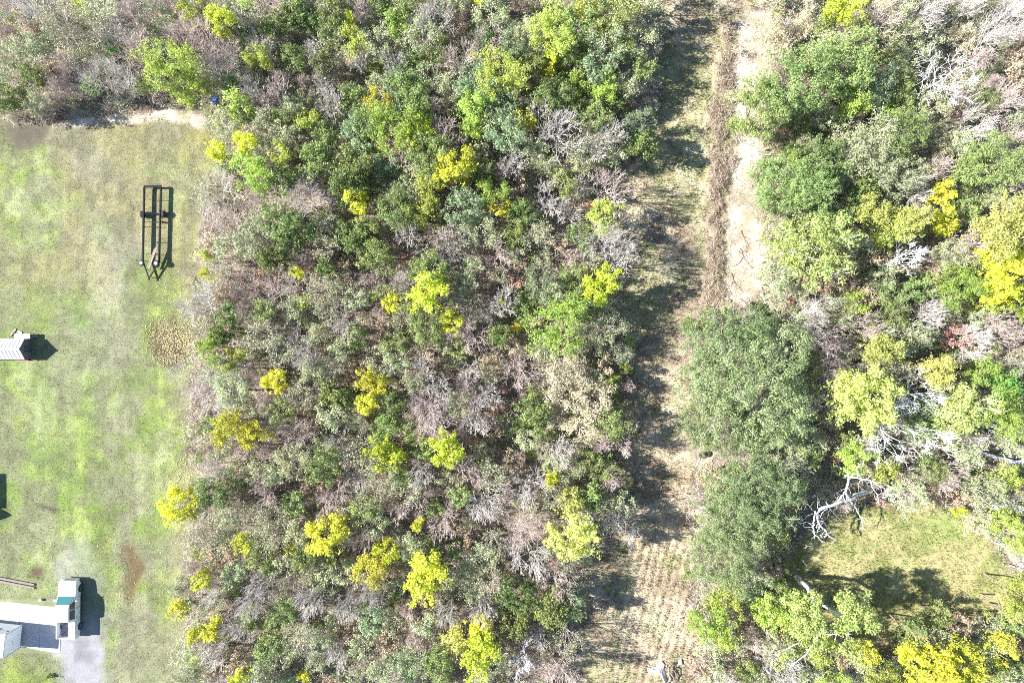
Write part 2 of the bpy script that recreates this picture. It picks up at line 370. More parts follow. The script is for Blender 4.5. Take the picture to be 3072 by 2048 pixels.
# ------------------------------------------------------------------ low plants and litter nobody could count
def tri_cloud(pos, size, aspect, col, up=.5, r=rng, lean=None):
    """one small triangle per point; returns verts and colours."""
    n = len(pos)
    nrm = r.normal(size=(n, 3)); nrm[:, 2] = np.abs(nrm[:, 2]) + up; nrm /= np.linalg.norm(nrm, axis=1)[:, None]
    a = r.normal(size=(n, 3)) if lean is None else lean
    u = a - nrm * (a * nrm).sum(1)[:, None]; u /= np.linalg.norm(u, axis=1)[:, None] + 1e-9
    v = np.cross(nrm, u); s = size[:, None]; w = (size * aspect)[:, None]
    V = np.empty((n, 3, 3), np.float32)
    V[:, 0] = pos - u*s*.5 - v*w*.5; V[:, 1] = pos - u*s*.5*.6 + v*w*.5; V[:, 2] = pos + u*s*.5
    return V.reshape(-1, 3), np.repeat(col, 3, 0)
def blades(pos, hgt, wid, col, r=rng, lean=.5):
    n = len(pos); az = r.random(n)*6.283; l = r.random(n)*lean
    d = np.stack([np.cos(az), np.sin(az), np.zeros(n)], 1); az2 = r.random(n)*6.283
    e = np.stack([np.cos(az2), np.sin(az2), np.zeros(n)], 1)
    V = np.empty((n, 3, 3), np.float32)
    V[:, 0] = pos - e*wid[:, None]*.5; V[:, 1] = pos + e*wid[:, None]*.5
    V[:, 2] = pos + d*(hgt*l)[:, None]; V[:, 2, 2] += hgt * np.sqrt(1 - l*l)
    return V.reshape(-1, 3), np.repeat(col, 3, 0)
def stuff(name, vc, mat, label):
    v = np.concatenate([a for a, _ in vc]); c = np.concatenate([b for _, b in vc])
    me = raw_mesh(name, v, 3, np.clip(c, 0, 1)); me.materials.append(mat)
    return tag(link(name, me), label, None, None, 'stuff')
M['blade'] = attr_mat('grass_blade', .7, trans=.25, spec=.3)
M['under'] = attr_mat('low_leaf', .75, trans=.2, spec=.3)

# short grass on the field
n = 330000
x = rng.uniform(-56.5, -32, n); y = rng.uniform(-38.5, 25, n)
zn, c, z, w = zone_at(x, y)
keep = (w['lawn'] > .35) & (w['drive'] < .55 * rng.random(n) + .2) & (w['puddle1'] < .4) & (w['puddle2'] < .6) & (w['puddle3'] < .5) & (w['mud'] < .5) & (w['sand'] < .5)
slabx = (x > -55) & (x < P(182, 0).x) & (y < P(0, 1796).y) & (y > P(0, 1958).y); keep &= ~slabx
x, y, z, c = x[keep], y[keep], z[keep], c[keep]; n = len(x)
j = rng.random(n)
c = c * (.6 + 1.3 * j)[:, None] * np.array([1, 1.03, .9]) + .10 * (j > .92)[:, None]
stuff('short_grass', [blades(np.stack([x, y, z - .005], 1), rng.uniform(.03, .085, n), rng.uniform(.03, .06, n), c, lean=.9)], M['blade'], 'short worn grass and clover covering the field')

# dry grass on track and clearing
n = 420000
x = rng.uniform(4, 56.5, n); y = rng.uniform(-38, 38, n)
zn, c, z, w = zone_at(x, y)
mk = np.maximum(w['track'], w['clear']); clump = vn[6](x, y, .55, 3)
keep = (mk > .3) & (w['sand'] < .35) & (clump + .25*rng.random(n) > .48)
x, y, z, c, clump = x[keep], y[keep], z[keep], c[keep], clump[keep]; n = len(x)
j = rng.random(n); c = c * (.6 + 1.3*j)[:, None] * np.where(rng.random(n) < .12, .5, 1)[:, None]; gq = (vn[2](x, y, 1.6, 3) > .56); c[gq] = c[gq] * [.72, 1.0, .62]
stuff('dry_grass', [blades(np.stack([x, y, z - .01], 1), rng.uniform(.06, .30, n) * (.6 + .9*clump), rng.uniform(.04, .11, n), c, lean=.9)], M['blade'], 'rough dry grass and stubble on the track and the clearing')

# brush heaped along the track
n = 52000
x = rng.uniform(16, 26, n); y = rng.uniform(0, 38, n)
zn, c, z, w = zone_at(x, y)
keep = (w['windrow'] + .35*(rng.random(n)-.5) > .45); x, y, z = x[keep], y[keep], z[keep]; n = len(x)
j = rng.random(n)[:, None]; c = np.array([.17,.13,.10])*(1-j) + np.array([.46,.38,.31])*j
hh = rng.random(n)**2 * .35
ln = rng.normal(size=(n, 3)); ln[:, 0] *= .5; ln[:, 2] *= .3
isl = rng.random(n) < .5
v1 = tri_cloud(np.stack([x, y, z + hh], 1)[isl], rng.uniform(.07, .2, isl.sum()), .5, c[isl])
v2 = tri_cloud(np.stack([x, y, z + hh + .05], 1)[~isl], rng.uniform(.3, .9, (~isl).sum()), .05, np.minimum(c[~isl]*1.5, .7), lean=ln[~isl])
stuff('brush_debris', [v1, v2], M['under'], 'brown brush, roots and clods pushed into a long heap beside the track')

n = 26000
x = rng.uniform(-58, 30, n); y = rng.uniform(-16, 38, n)
x[:20000] = rng.uniform(20, 31, 20000); y[:20000] = rng.uniform(2, 38, 20000); x[20000:] = rng.uniform(-52, -31, 6000); y[20000:] = rng.uniform(21, 27, 6000)
zn, c, z, w = zone_at(x, y)
keep = (w['sand'] > .4) & (vn[5](x, y, 1.2, 3) + .35*rng.random(n) > .62)
x, y, z = x[keep], y[keep], z[keep]; n = len(x); j = rng.random(n)[:, None]
c = np.array([.14,.11,.08])*(1-j) + np.array([.45,.40,.30])*j; gq = rng.random(n) < .25; c[gq] = [.20, .26, .10]
tw = rng.random(n) < .35
stuff('sand_litter', [tri_cloud(np.stack([x, y, z + .04], 1)[~tw], rng.uniform(.05, .16, (~tw).sum()), .6, c[~tw]), tri_cloud(np.stack([x, y, z + .05], 1)[tw], rng.uniform(.25, .9, tw.sum()), .04, c[tw], up=2)], M['under'], 'twigs, clods and small weeds scattered over the bare sand')

# undergrowth of both woods
n = 900000
x = rng.uniform(-57.5, 57.5, n); y = rng.uniform(-39.5, 39.5, n)
zn, c, z, w = zone_at(x, y)
openw = np.maximum.reduce([w['lawn'], w['track'], w['sand'], w['clear'], w['drive'], w['windrow']*.8])
mound = vn[7](x, y, 2.6, 3); gap = vn[4](x+9, y, 1.3, 3)
fringe = (openw < .5) | ((openw < .97) & (rng.random(n) < .12) & (mound > .5))
keep = fringe & (gap + .22*rng.random(n) > .45)
x, y, z, openw, mound = x[keep], y[keep], z[keep], openw[keep], mound[keep]; n = len(x)
if n > 430000:
    x, y, z, openw, mound = x[:430000], y[:430000], z[:430000], openw[:430000], mound[:430000]; n = 430000
g = greenness(x, y) + (vn[5](x, y, 3.2, 3) - .5) * 1.7 + (rng.random(n) - .5) * .35
hh = z + sstep(.3, .75, mound) * 1.9 * (rng.random(n)**.6) * (1 - openw)
j = rng.random(n)[:, None]; gm = sstep(.22, .6, g)[:, None]; q = vn[3](x, y, 1.7, 2)[:, None]
brn = np.array([.24,.18,.14])*(1-j) + np.array([.54,.45,.37])*j
brn = brn * (.75 + .5*q)
grn = (np.array([.20,.27,.13])*(1-j) + np.array([.44,.50,.27])*j) * (.7 + .6*q)
c = (brn*(1-gm) + grn*gm) * 1.12
tw = rng.random(n) < .42 - .25*gm[:, 0]
p3 = np.stack([x, y, hh], 1)
v1 = tri_cloud(p3[~tw], rng.uniform(.10, .26, (~tw).sum()), .55, c[~tw], up=.4)
k = tw.sum(); ct = (np.array([.38,.32,.30])*(1-j[tw]) + np.array([.72,.66,.62])*j[tw])
v2 = tri_cloud(p3[tw] + [0, 0, .15], rng.uniform(.5, 1.5, k), .035, ct, up=.2)
stuff('undergrowth', [v1, v2], M['under'], 'tangled low brush, brambles and leaf litter on the forest floor')

# fallen yellow leaves at the field edge
xy = []
for (cx, cy, sx, n) in ((398,790,24,1300),(398,790,26,900),(460,760,30,500),(560,1040,40,400), (415,1090,26,300), (330,1300,60,260), (425,700,40,350), (470,1000,40,300), (440,400,30,150), (700,1330,90,250), (420,1180,30,200)):
    p = PD(cx, cy); xy.append(rng.normal((p.x, p.y), sx*DM, (n, 2)) if n != 1300 else np.array([p.x, p.y]) + (rng.random((n, 2)) - .5 + rng.normal(size=(n, 2))*.12) * [100*DM, 88*DM])
xy = np.concatenate(xy); kp = (vn[2](xy[:, 0], xy[:, 1], 1.1, 3) + .5*rng.random(len(xy)) > .62); xy = xy[kp]; n = len(xy)
zn, c, z, w = zone_at(xy[:, 0], xy[:, 1])
j = rng.random(n)[:, None]; c = np.array([.40,.31,.12])*(1-j) + np.array([.66,.60,.36])*j
stuff('fallen_leaves', [tri_cloud(np.stack([xy[:, 0], xy[:, 1], z + .06], 1), rng.uniform(.07, .15, n), .8, c, up=3)], M['under'], 'fallen yellow leaves scattered on the puddle and field edge')

# ------------------------------------------------------------------ tree kinds
def rnd(a, b): return random.uniform(a, b)
def skeleton(levels, counts, angles, trunk_h, L0, lf, r0, rf, up, wob, droop=0.0):
    segs = []; tips = []; mids = []
    def unit(v):
        l = math.sqrt(v[0]*v[0]+v[1]*v[1]+v[2]*v[2]) or 1; return (v[0]/l, v[1]/l, v[2]/l)
    def grow(p, d, L, r, lv):
        ns = 3 if lv <= 2 else 2
        for i in range(ns):
            d = unit((d[0] + rnd(-wob, wob), d[1] + rnd(-wob, wob), d[2] + rnd(-wob, wob)*.5 + up - droop * lv))
            q = (p[0]+d[0]*L/ns, p[1]+d[1]*L/ns, p[2]+d[2]*L/ns); r2 = r * .84
            segs.append((*p, *q, r, r2, lv)); p = q; r = r2
            if lv > 0: mids.append((*p, lv))
            if lv > 0 and lv < levels and i < ns-1 and random.random() < .6: child(p, d, L*lf, r*rf, lv+1, rnd(0, 6.28))
        if lv >= levels: tips.append(p); return
        n = counts[lv]; a0 = rnd(0, 6.28)
        for k in range(n): child(p, d, L*lf*rnd(.75, 1.2) if lv else L0*rnd(.75, 1.2), r*(rf if lv else .62), lv+1, a0 + 6.283*k/n + rnd(-.35, .35))
    def child(p, d, L, r, lv, az):
        a = angles[min(lv-1, len(angles)-1)] * rnd(.7, 1.25)
        ref = (0, 0, 1) if abs(d[2]) < .9 else (1, 0, 0)
        u = unit((d[1]*ref[2]-d[2]*ref[1], d[2]*ref[0]-d[0]*ref[2], d[0]*ref[1]-d[1]*ref[0]))
        v = (d[1]*u[2]-d[2]*u[1], d[2]*u[0]-d[0]*u[2], d[0]*u[1]-d[1]*u[0])
        s, c = math.sin(a), math.cos(a)
        nd = tuple(d[i]*c + (u[i]*math.cos(az)+v[i]*math.sin(az))*s for i in range(3))
        grow(p, unit(nd), L, r, lv)
    d = unit((rnd(-.12, .12), rnd(-.12, .12), 1)); p = (0, 0, -.1); r = r0
    for i in range(3):
        q = (p[0]+d[0]*trunk_h/3, p[1]+d[1]*trunk_h/3, p[2]+d[2]*trunk_h/3); segs.append((*p, *q, r, r*.9, 0)); p = q; r *= .9
        d = unit((d[0]+rnd(-.1, .1), d[1]+rnd(-.1, .1), d[2]))
    n = counts[0]; a0 = rnd(0, 6.28)
    for k in range(n): child(p, (0, 0, 1), L0*rnd(.75, 1.2), r*.62, 1, a0 + 6.283*k/n + rnd(-.35, .35))
    return np.array(segs), np.array(tips), np.array(mids)
def seg_mesh(name, segs, mat, sides=3, rmin=.009):
    p0 = segs[:, 0:3]; p1 = segs[:, 3:6]; r0 = np.maximum(segs[:, 6], rmin); r1 = np.maximum(segs[:, 7], rmin)
    d = p1 - p0; d /= np.linalg.norm(d, axis=1)[:, None] + 1e-9
    ref = np.where(np.abs(d[:, 2:3]) < .9, [[0, 0, 1.]], [[1., 0, 0]])
    u = np.cross(d, ref); u /= np.linalg.norm(u, axis=1)[:, None]; v = np.cross(d, u)
    n = len(segs); V = np.empty((n, 2, sides, 3), np.float32)
    for k in range(sides):
        a = 2*math.pi*k/sides; o = u*math.cos(a) + v*math.sin(a)
        V[:, 0, k] = p0 - d*r0[:, None]*.3 + o*r0[:, None]; V[:, 1, k] = p1 + o*r1[:, None]
    base = (np.arange(n)*2*sides)[:, None]
    k = np.arange(sides); k2 = (k+1) % sides
    q = np.stack([base + k, base + k2, base + sides + k2, base + sides + k], 2).reshape(-1, 4)
    me = bpy.data.meshes.new(name)
    me.vertices.add(n*2*sides); me.vertices.foreach_set('co', V.ravel())
    F = len(q); me.loops.add(F*4); me.loops.foreach_set('vertex_index', q.astype(np.int32).ravel())
    me.polygons.add(F); me.polygons.foreach_set('loop_start', np.arange(0, F*4, 4, dtype=np.int32)); me.polygons.foreach_set('loop_total', np.full(F, 4, np.int32))
    me.update(calc_edges=True); me.materials.append(mat)
    return me
def leaf_mesh(name, centers, crad, nleaf, size, aspect, mat, up=.5, flat=.75, r=rng, cshade=None):
    nc = len(centers); idx = r.integers(0, nc, nleaf)
    off = r.normal(size=(nleaf, 3)); off /= np.linalg.norm(off, axis=1)[:, None]; off *= (r.random(nleaf)**.45)[:, None]
    cr = crad * (.6 + .8*r.random(nc)); pos = centers[idx] + off * cr[idx][:, None] * [1, 1, flat]
    nrm = off*.8 + r.normal(size=(nleaf, 3))*.55; nrm[:, 2] += up; nrm /= np.linalg.norm(nrm, axis=1)[:, None]
    a = off + r.normal(size=(nleaf, 3))*.7; u = a - nrm*(a*nrm).sum(1)[:, None]; u /= np.linalg.norm(u, axis=1)[:, None] + 1e-9
    v = np.cross(nrm, u); s = (size*(.6 + .8*r.random(nleaf)))[:, None]; w = s*aspect
    V = np.empty((nleaf, 4, 3), np.float32)
    V[:, 0] = pos - u*s*.5; V[:, 1] = pos + v*w*.5; V[:, 2] = pos + u*s*.5; V[:, 3] = pos - v*w*.5
    cl = r.random(nc)**1.5
    col = np.zeros((nleaf, 3), np.float32); col[:, 0] = r.random(nleaf); col[:, 1] = cl[idx]*.8
    me = raw_mesh(name, V.reshape(-1, 3), 4, np.repeat(col, 4, 0)); me.materials.append(mat)
    return me

PROTO = {}     # kind -> list of (R0, H0, [(part name, mesh)])
def leafy(kind, R, Ht, mat, density=330, size=.17, aspect=.6, clump=.36, shell=.5, lobes=True, bark='trunk', depth=.55, up=.5, spread=1.0):
    th = Ht * (1-depth) * .8
    cnt = {1: [5, 2, 2]}.get(1)
    lv = 2 if R < 1.6 else 3
    segs, tips, mids = skeleton(lv, [6 if R < 3 else 8, 3, 3, 2], [.95, .65, .6], th, R*.55, .62, .045 + .03*R, .6, .12, .22)
    hr = np.percentile(np.hypot(tips[:, 0], tips[:, 1]), 88); hz = tips[:, 2].max()
    sx = R*.88/hr; sz = (Ht - th) / max(hz - th, .1)
    def fix(a, cols):
        for c in cols:
            a[:, c] *= sx; a[:, c+1] *= sx; m_ = a[:, c+2] > th; a[m_, c+2] = th + (a[m_, c+2]-th)*sz
    fix(segs, (0, 3)); fix(tips, (0,)); fix(mids, (0,))
    ctr = [tips, mids[mids[:, 3] >= 2][:, :3]]
    ns = int(26 * R * R * shell)
    if ns:
        th_ = rng.random(ns)*6.283; ph = np.arccos(1 - rng.random(ns)*.95); lob = 1 + .22*np.sin(th_*3 + rnd(0, 6)) + .14*np.sin(th_*5 + rnd(0, 6))
        rr = (.72 + .28*rng.random(ns)) * lob
        sh = np.stack([np.cos(th_)*np.sin(ph)*R*rr*.9, np.sin(th_)*np.sin(ph)*R*rr*.9, th + (Ht-th)*(.25 + .75*np.cos(ph)*np.minimum(rr, 1))], 1)
        ctr.append(sh)
    ctr = np.concatenate(ctr)
    ctr = ctr[rng.random(len(ctr)) < (1 if len(ctr) < 60*R*R else 60*R*R/len(ctr))]
    nl = int(density*math.pi*R*R)
    cm = leaf_mesh(kind + '_crown', ctr, clump*(.8 + .12*R), nl, size, aspect, M[mat], up=up)
    tm = seg_mesh(kind + '_trunk', segs, M[bark], 5 if R > 3 else 4, .018)
    PROTO.setdefault(kind, []).append((R, Ht, [('trunk', tm), ('crown', cm)]))
def bare(kind, R, Ht, mat, levels=4, counts=(6, 3, 3, 3), ang=(.75, .55, .5, .5), r0=.1, th=.35, up=.10, wob=.2, bark=None, rmin=.0085, leaves=None, lf=.66):
    trunk_h = Ht*th
    segs, tips, mids = skeleton(levels, list(counts), list(ang), trunk_h, R*.62, lf, r0, .62, up, wob)
    hr = np.percentile(np.hypot(tips[:, 0], tips[:, 1]), 92); hz = tips[:, 2].max()
    sx = R/hr; sz = (Ht-trunk_h)/max(hz-trunk_h, .1)
    for c in (0, 3):
        segs[:, c] *= sx; segs[:, c+1] *= sx; m_ = segs[:, c+2] > trunk_h; segs[m_, c+2] = trunk_h + (segs[m_, c+2]-trunk_h)*sz
    low = segs[:, 8] <= 1
    tm = seg_mesh(kind + '_trunk', segs[low], M[bark or mat], 5, .03)
    cm = seg_mesh(kind + '_twigs', segs[~low], M[mat], 3, rmin)
    parts = [('trunk', tm), ('crown', cm)]
    if leaves:
        tips[:, :2] *= sx; m_ = tips[:, 2] > trunk_h; tips[m_, 2] = trunk_h + (tips[m_, 2]-trunk_h)*sz
        parts.append(('foliage', leaf_mesh(kind + '_leaf', tips, .35, int(leaves[1]*R*R), .13, .6, M[leaves[0]])))
    PROTO.setdefault(kind, []).append((R, Ht, parts))

for R in (1.0, 1.2, 1.9, 2.0, 2.1, 2.9): leafy('yellow', R, 3.0+2.2*R, 'yellow', 300, .19, .6, .34, .25)
for R in (1.1, 1.9, 2.3): leafy('gold', R, 3.0+2.0*R, 'gold', 250, .17, .6, .34, .2)
for R in (1.6, 2.4, 3.2): leafy('pale', R, 3.4+1.9*R, 'pale', 280, .20, .55, .38, .25)
for R in (1.2, 2.0, 2.2, 3.1): leafy('lime', R, 2.8+2.0*R, 'lime', 300, .16, .55, .34, .35)
for R in (1.2, 2.0): leafy('vivid', R, 2.6+1.6*R, 'vivid', 400, .17, .6, .36, .8)
for R in (1.1, 1.7, 2.1, 2.3, 3.2, 3.4): leafy('green', R, 2.6+1.9*R, 'green', 400, .15, .55, .34, .6)
for R in (1.3, 2.0, 2.4): leafy('dark', R, 2.6+2.0*R, 'dark', 360, .17, .6, .34, .8)
for R in (1.4, 2.2, 2.6): leafy('blue', R, 2.6+1.7*R, 'blue', 330, .19, .35, .34, .7)
for R in (1.2, 1.8, 2.2, 3.0, 3.2): leafy('olive', R, 2.4+1.7*R, 'olive', 230, .15, .5, .34, .45, bark='bark')
for R in (5.0, 5.4): leafy('oak', R, 10.5, 'oak', 430, .145, .45, .30, .6, bark='bark')
for R in (3.0, 4.0): leafy('oaklit', R, 9.5, 'oaklit', 250, .19, .55, .38, .4, bark='white')
for R in (1.0, 1.6, 2.1): leafy('brown', R, 2.0+1.4*R, 'brown', 200, .15, .6, .33, .4)
for R in (.9, 1.3): leafy('rust', R, 1.8+1.4*R, 'rust', 200, .15, .6, .33, .4)
for R in (2.2, 3.4): leafy('beige', R, 2.0+1.1*R, 'beige', 260, .14, .6, .36, .7, bark='bark')
for i, R in enumerate((1.4, 1.9, 2.1, 2.4, 2.6, 2.2, 1.7, 2.0, 2.8, 1.2)): bare('bare', R, 4.0+1.5*R, 'twig' if i % 2 else 'twiggrey', 5 if i in (3, 4) else 4, (7, 4, 3, 3, 2), (.85, .6, .55, .55, .6), r0=.05+.018*R, wob=.34, th=.3, lf=.7, rmin=.0085 if i in (3, 4) else .014)
for R in (2.0, 2.8): bare('thicket', R, 1.6+.9*R, 'twiggrey', 4, (9, 4, 3, 3), (.9, .5, .45, .4), .05, .12, .12, .15)
for R in (1.6, 2.1): bare('sparse', R, 3.6+1.6*R, 'twig', 4, (6, 3, 3, 2), leaves=('olive', 330))
for R in (2.4, 3.4, 3.8): bare('white', R, 6.2+.8*R, 'white', 5, (5, 3, 2, 3, 2), (1.0, .65, .6, .6, .6), .15, .42, .03, .32, rmin=.014)

for R in (.8, 1.1): leafy('brush', R, 1.0+1.3*R, 'olive', 260, .13, .5, .3, .6, bark='bark')
for R in (.8, 1.1): leafy('greenbush', R, 1.0+1.3*R, 'green', 380, .13, .55, .3, .8)
for R in (.8, 1.1): leafy('limebush', R, 1.0+1.3*R, 'oaklit', 300, .13, .55, .3, .6)
for R in (.8, 1.1): leafy('tanbush', R, .9+1.1*R, 'beige', 240, .12, .55, .3, .6, bark='bark')
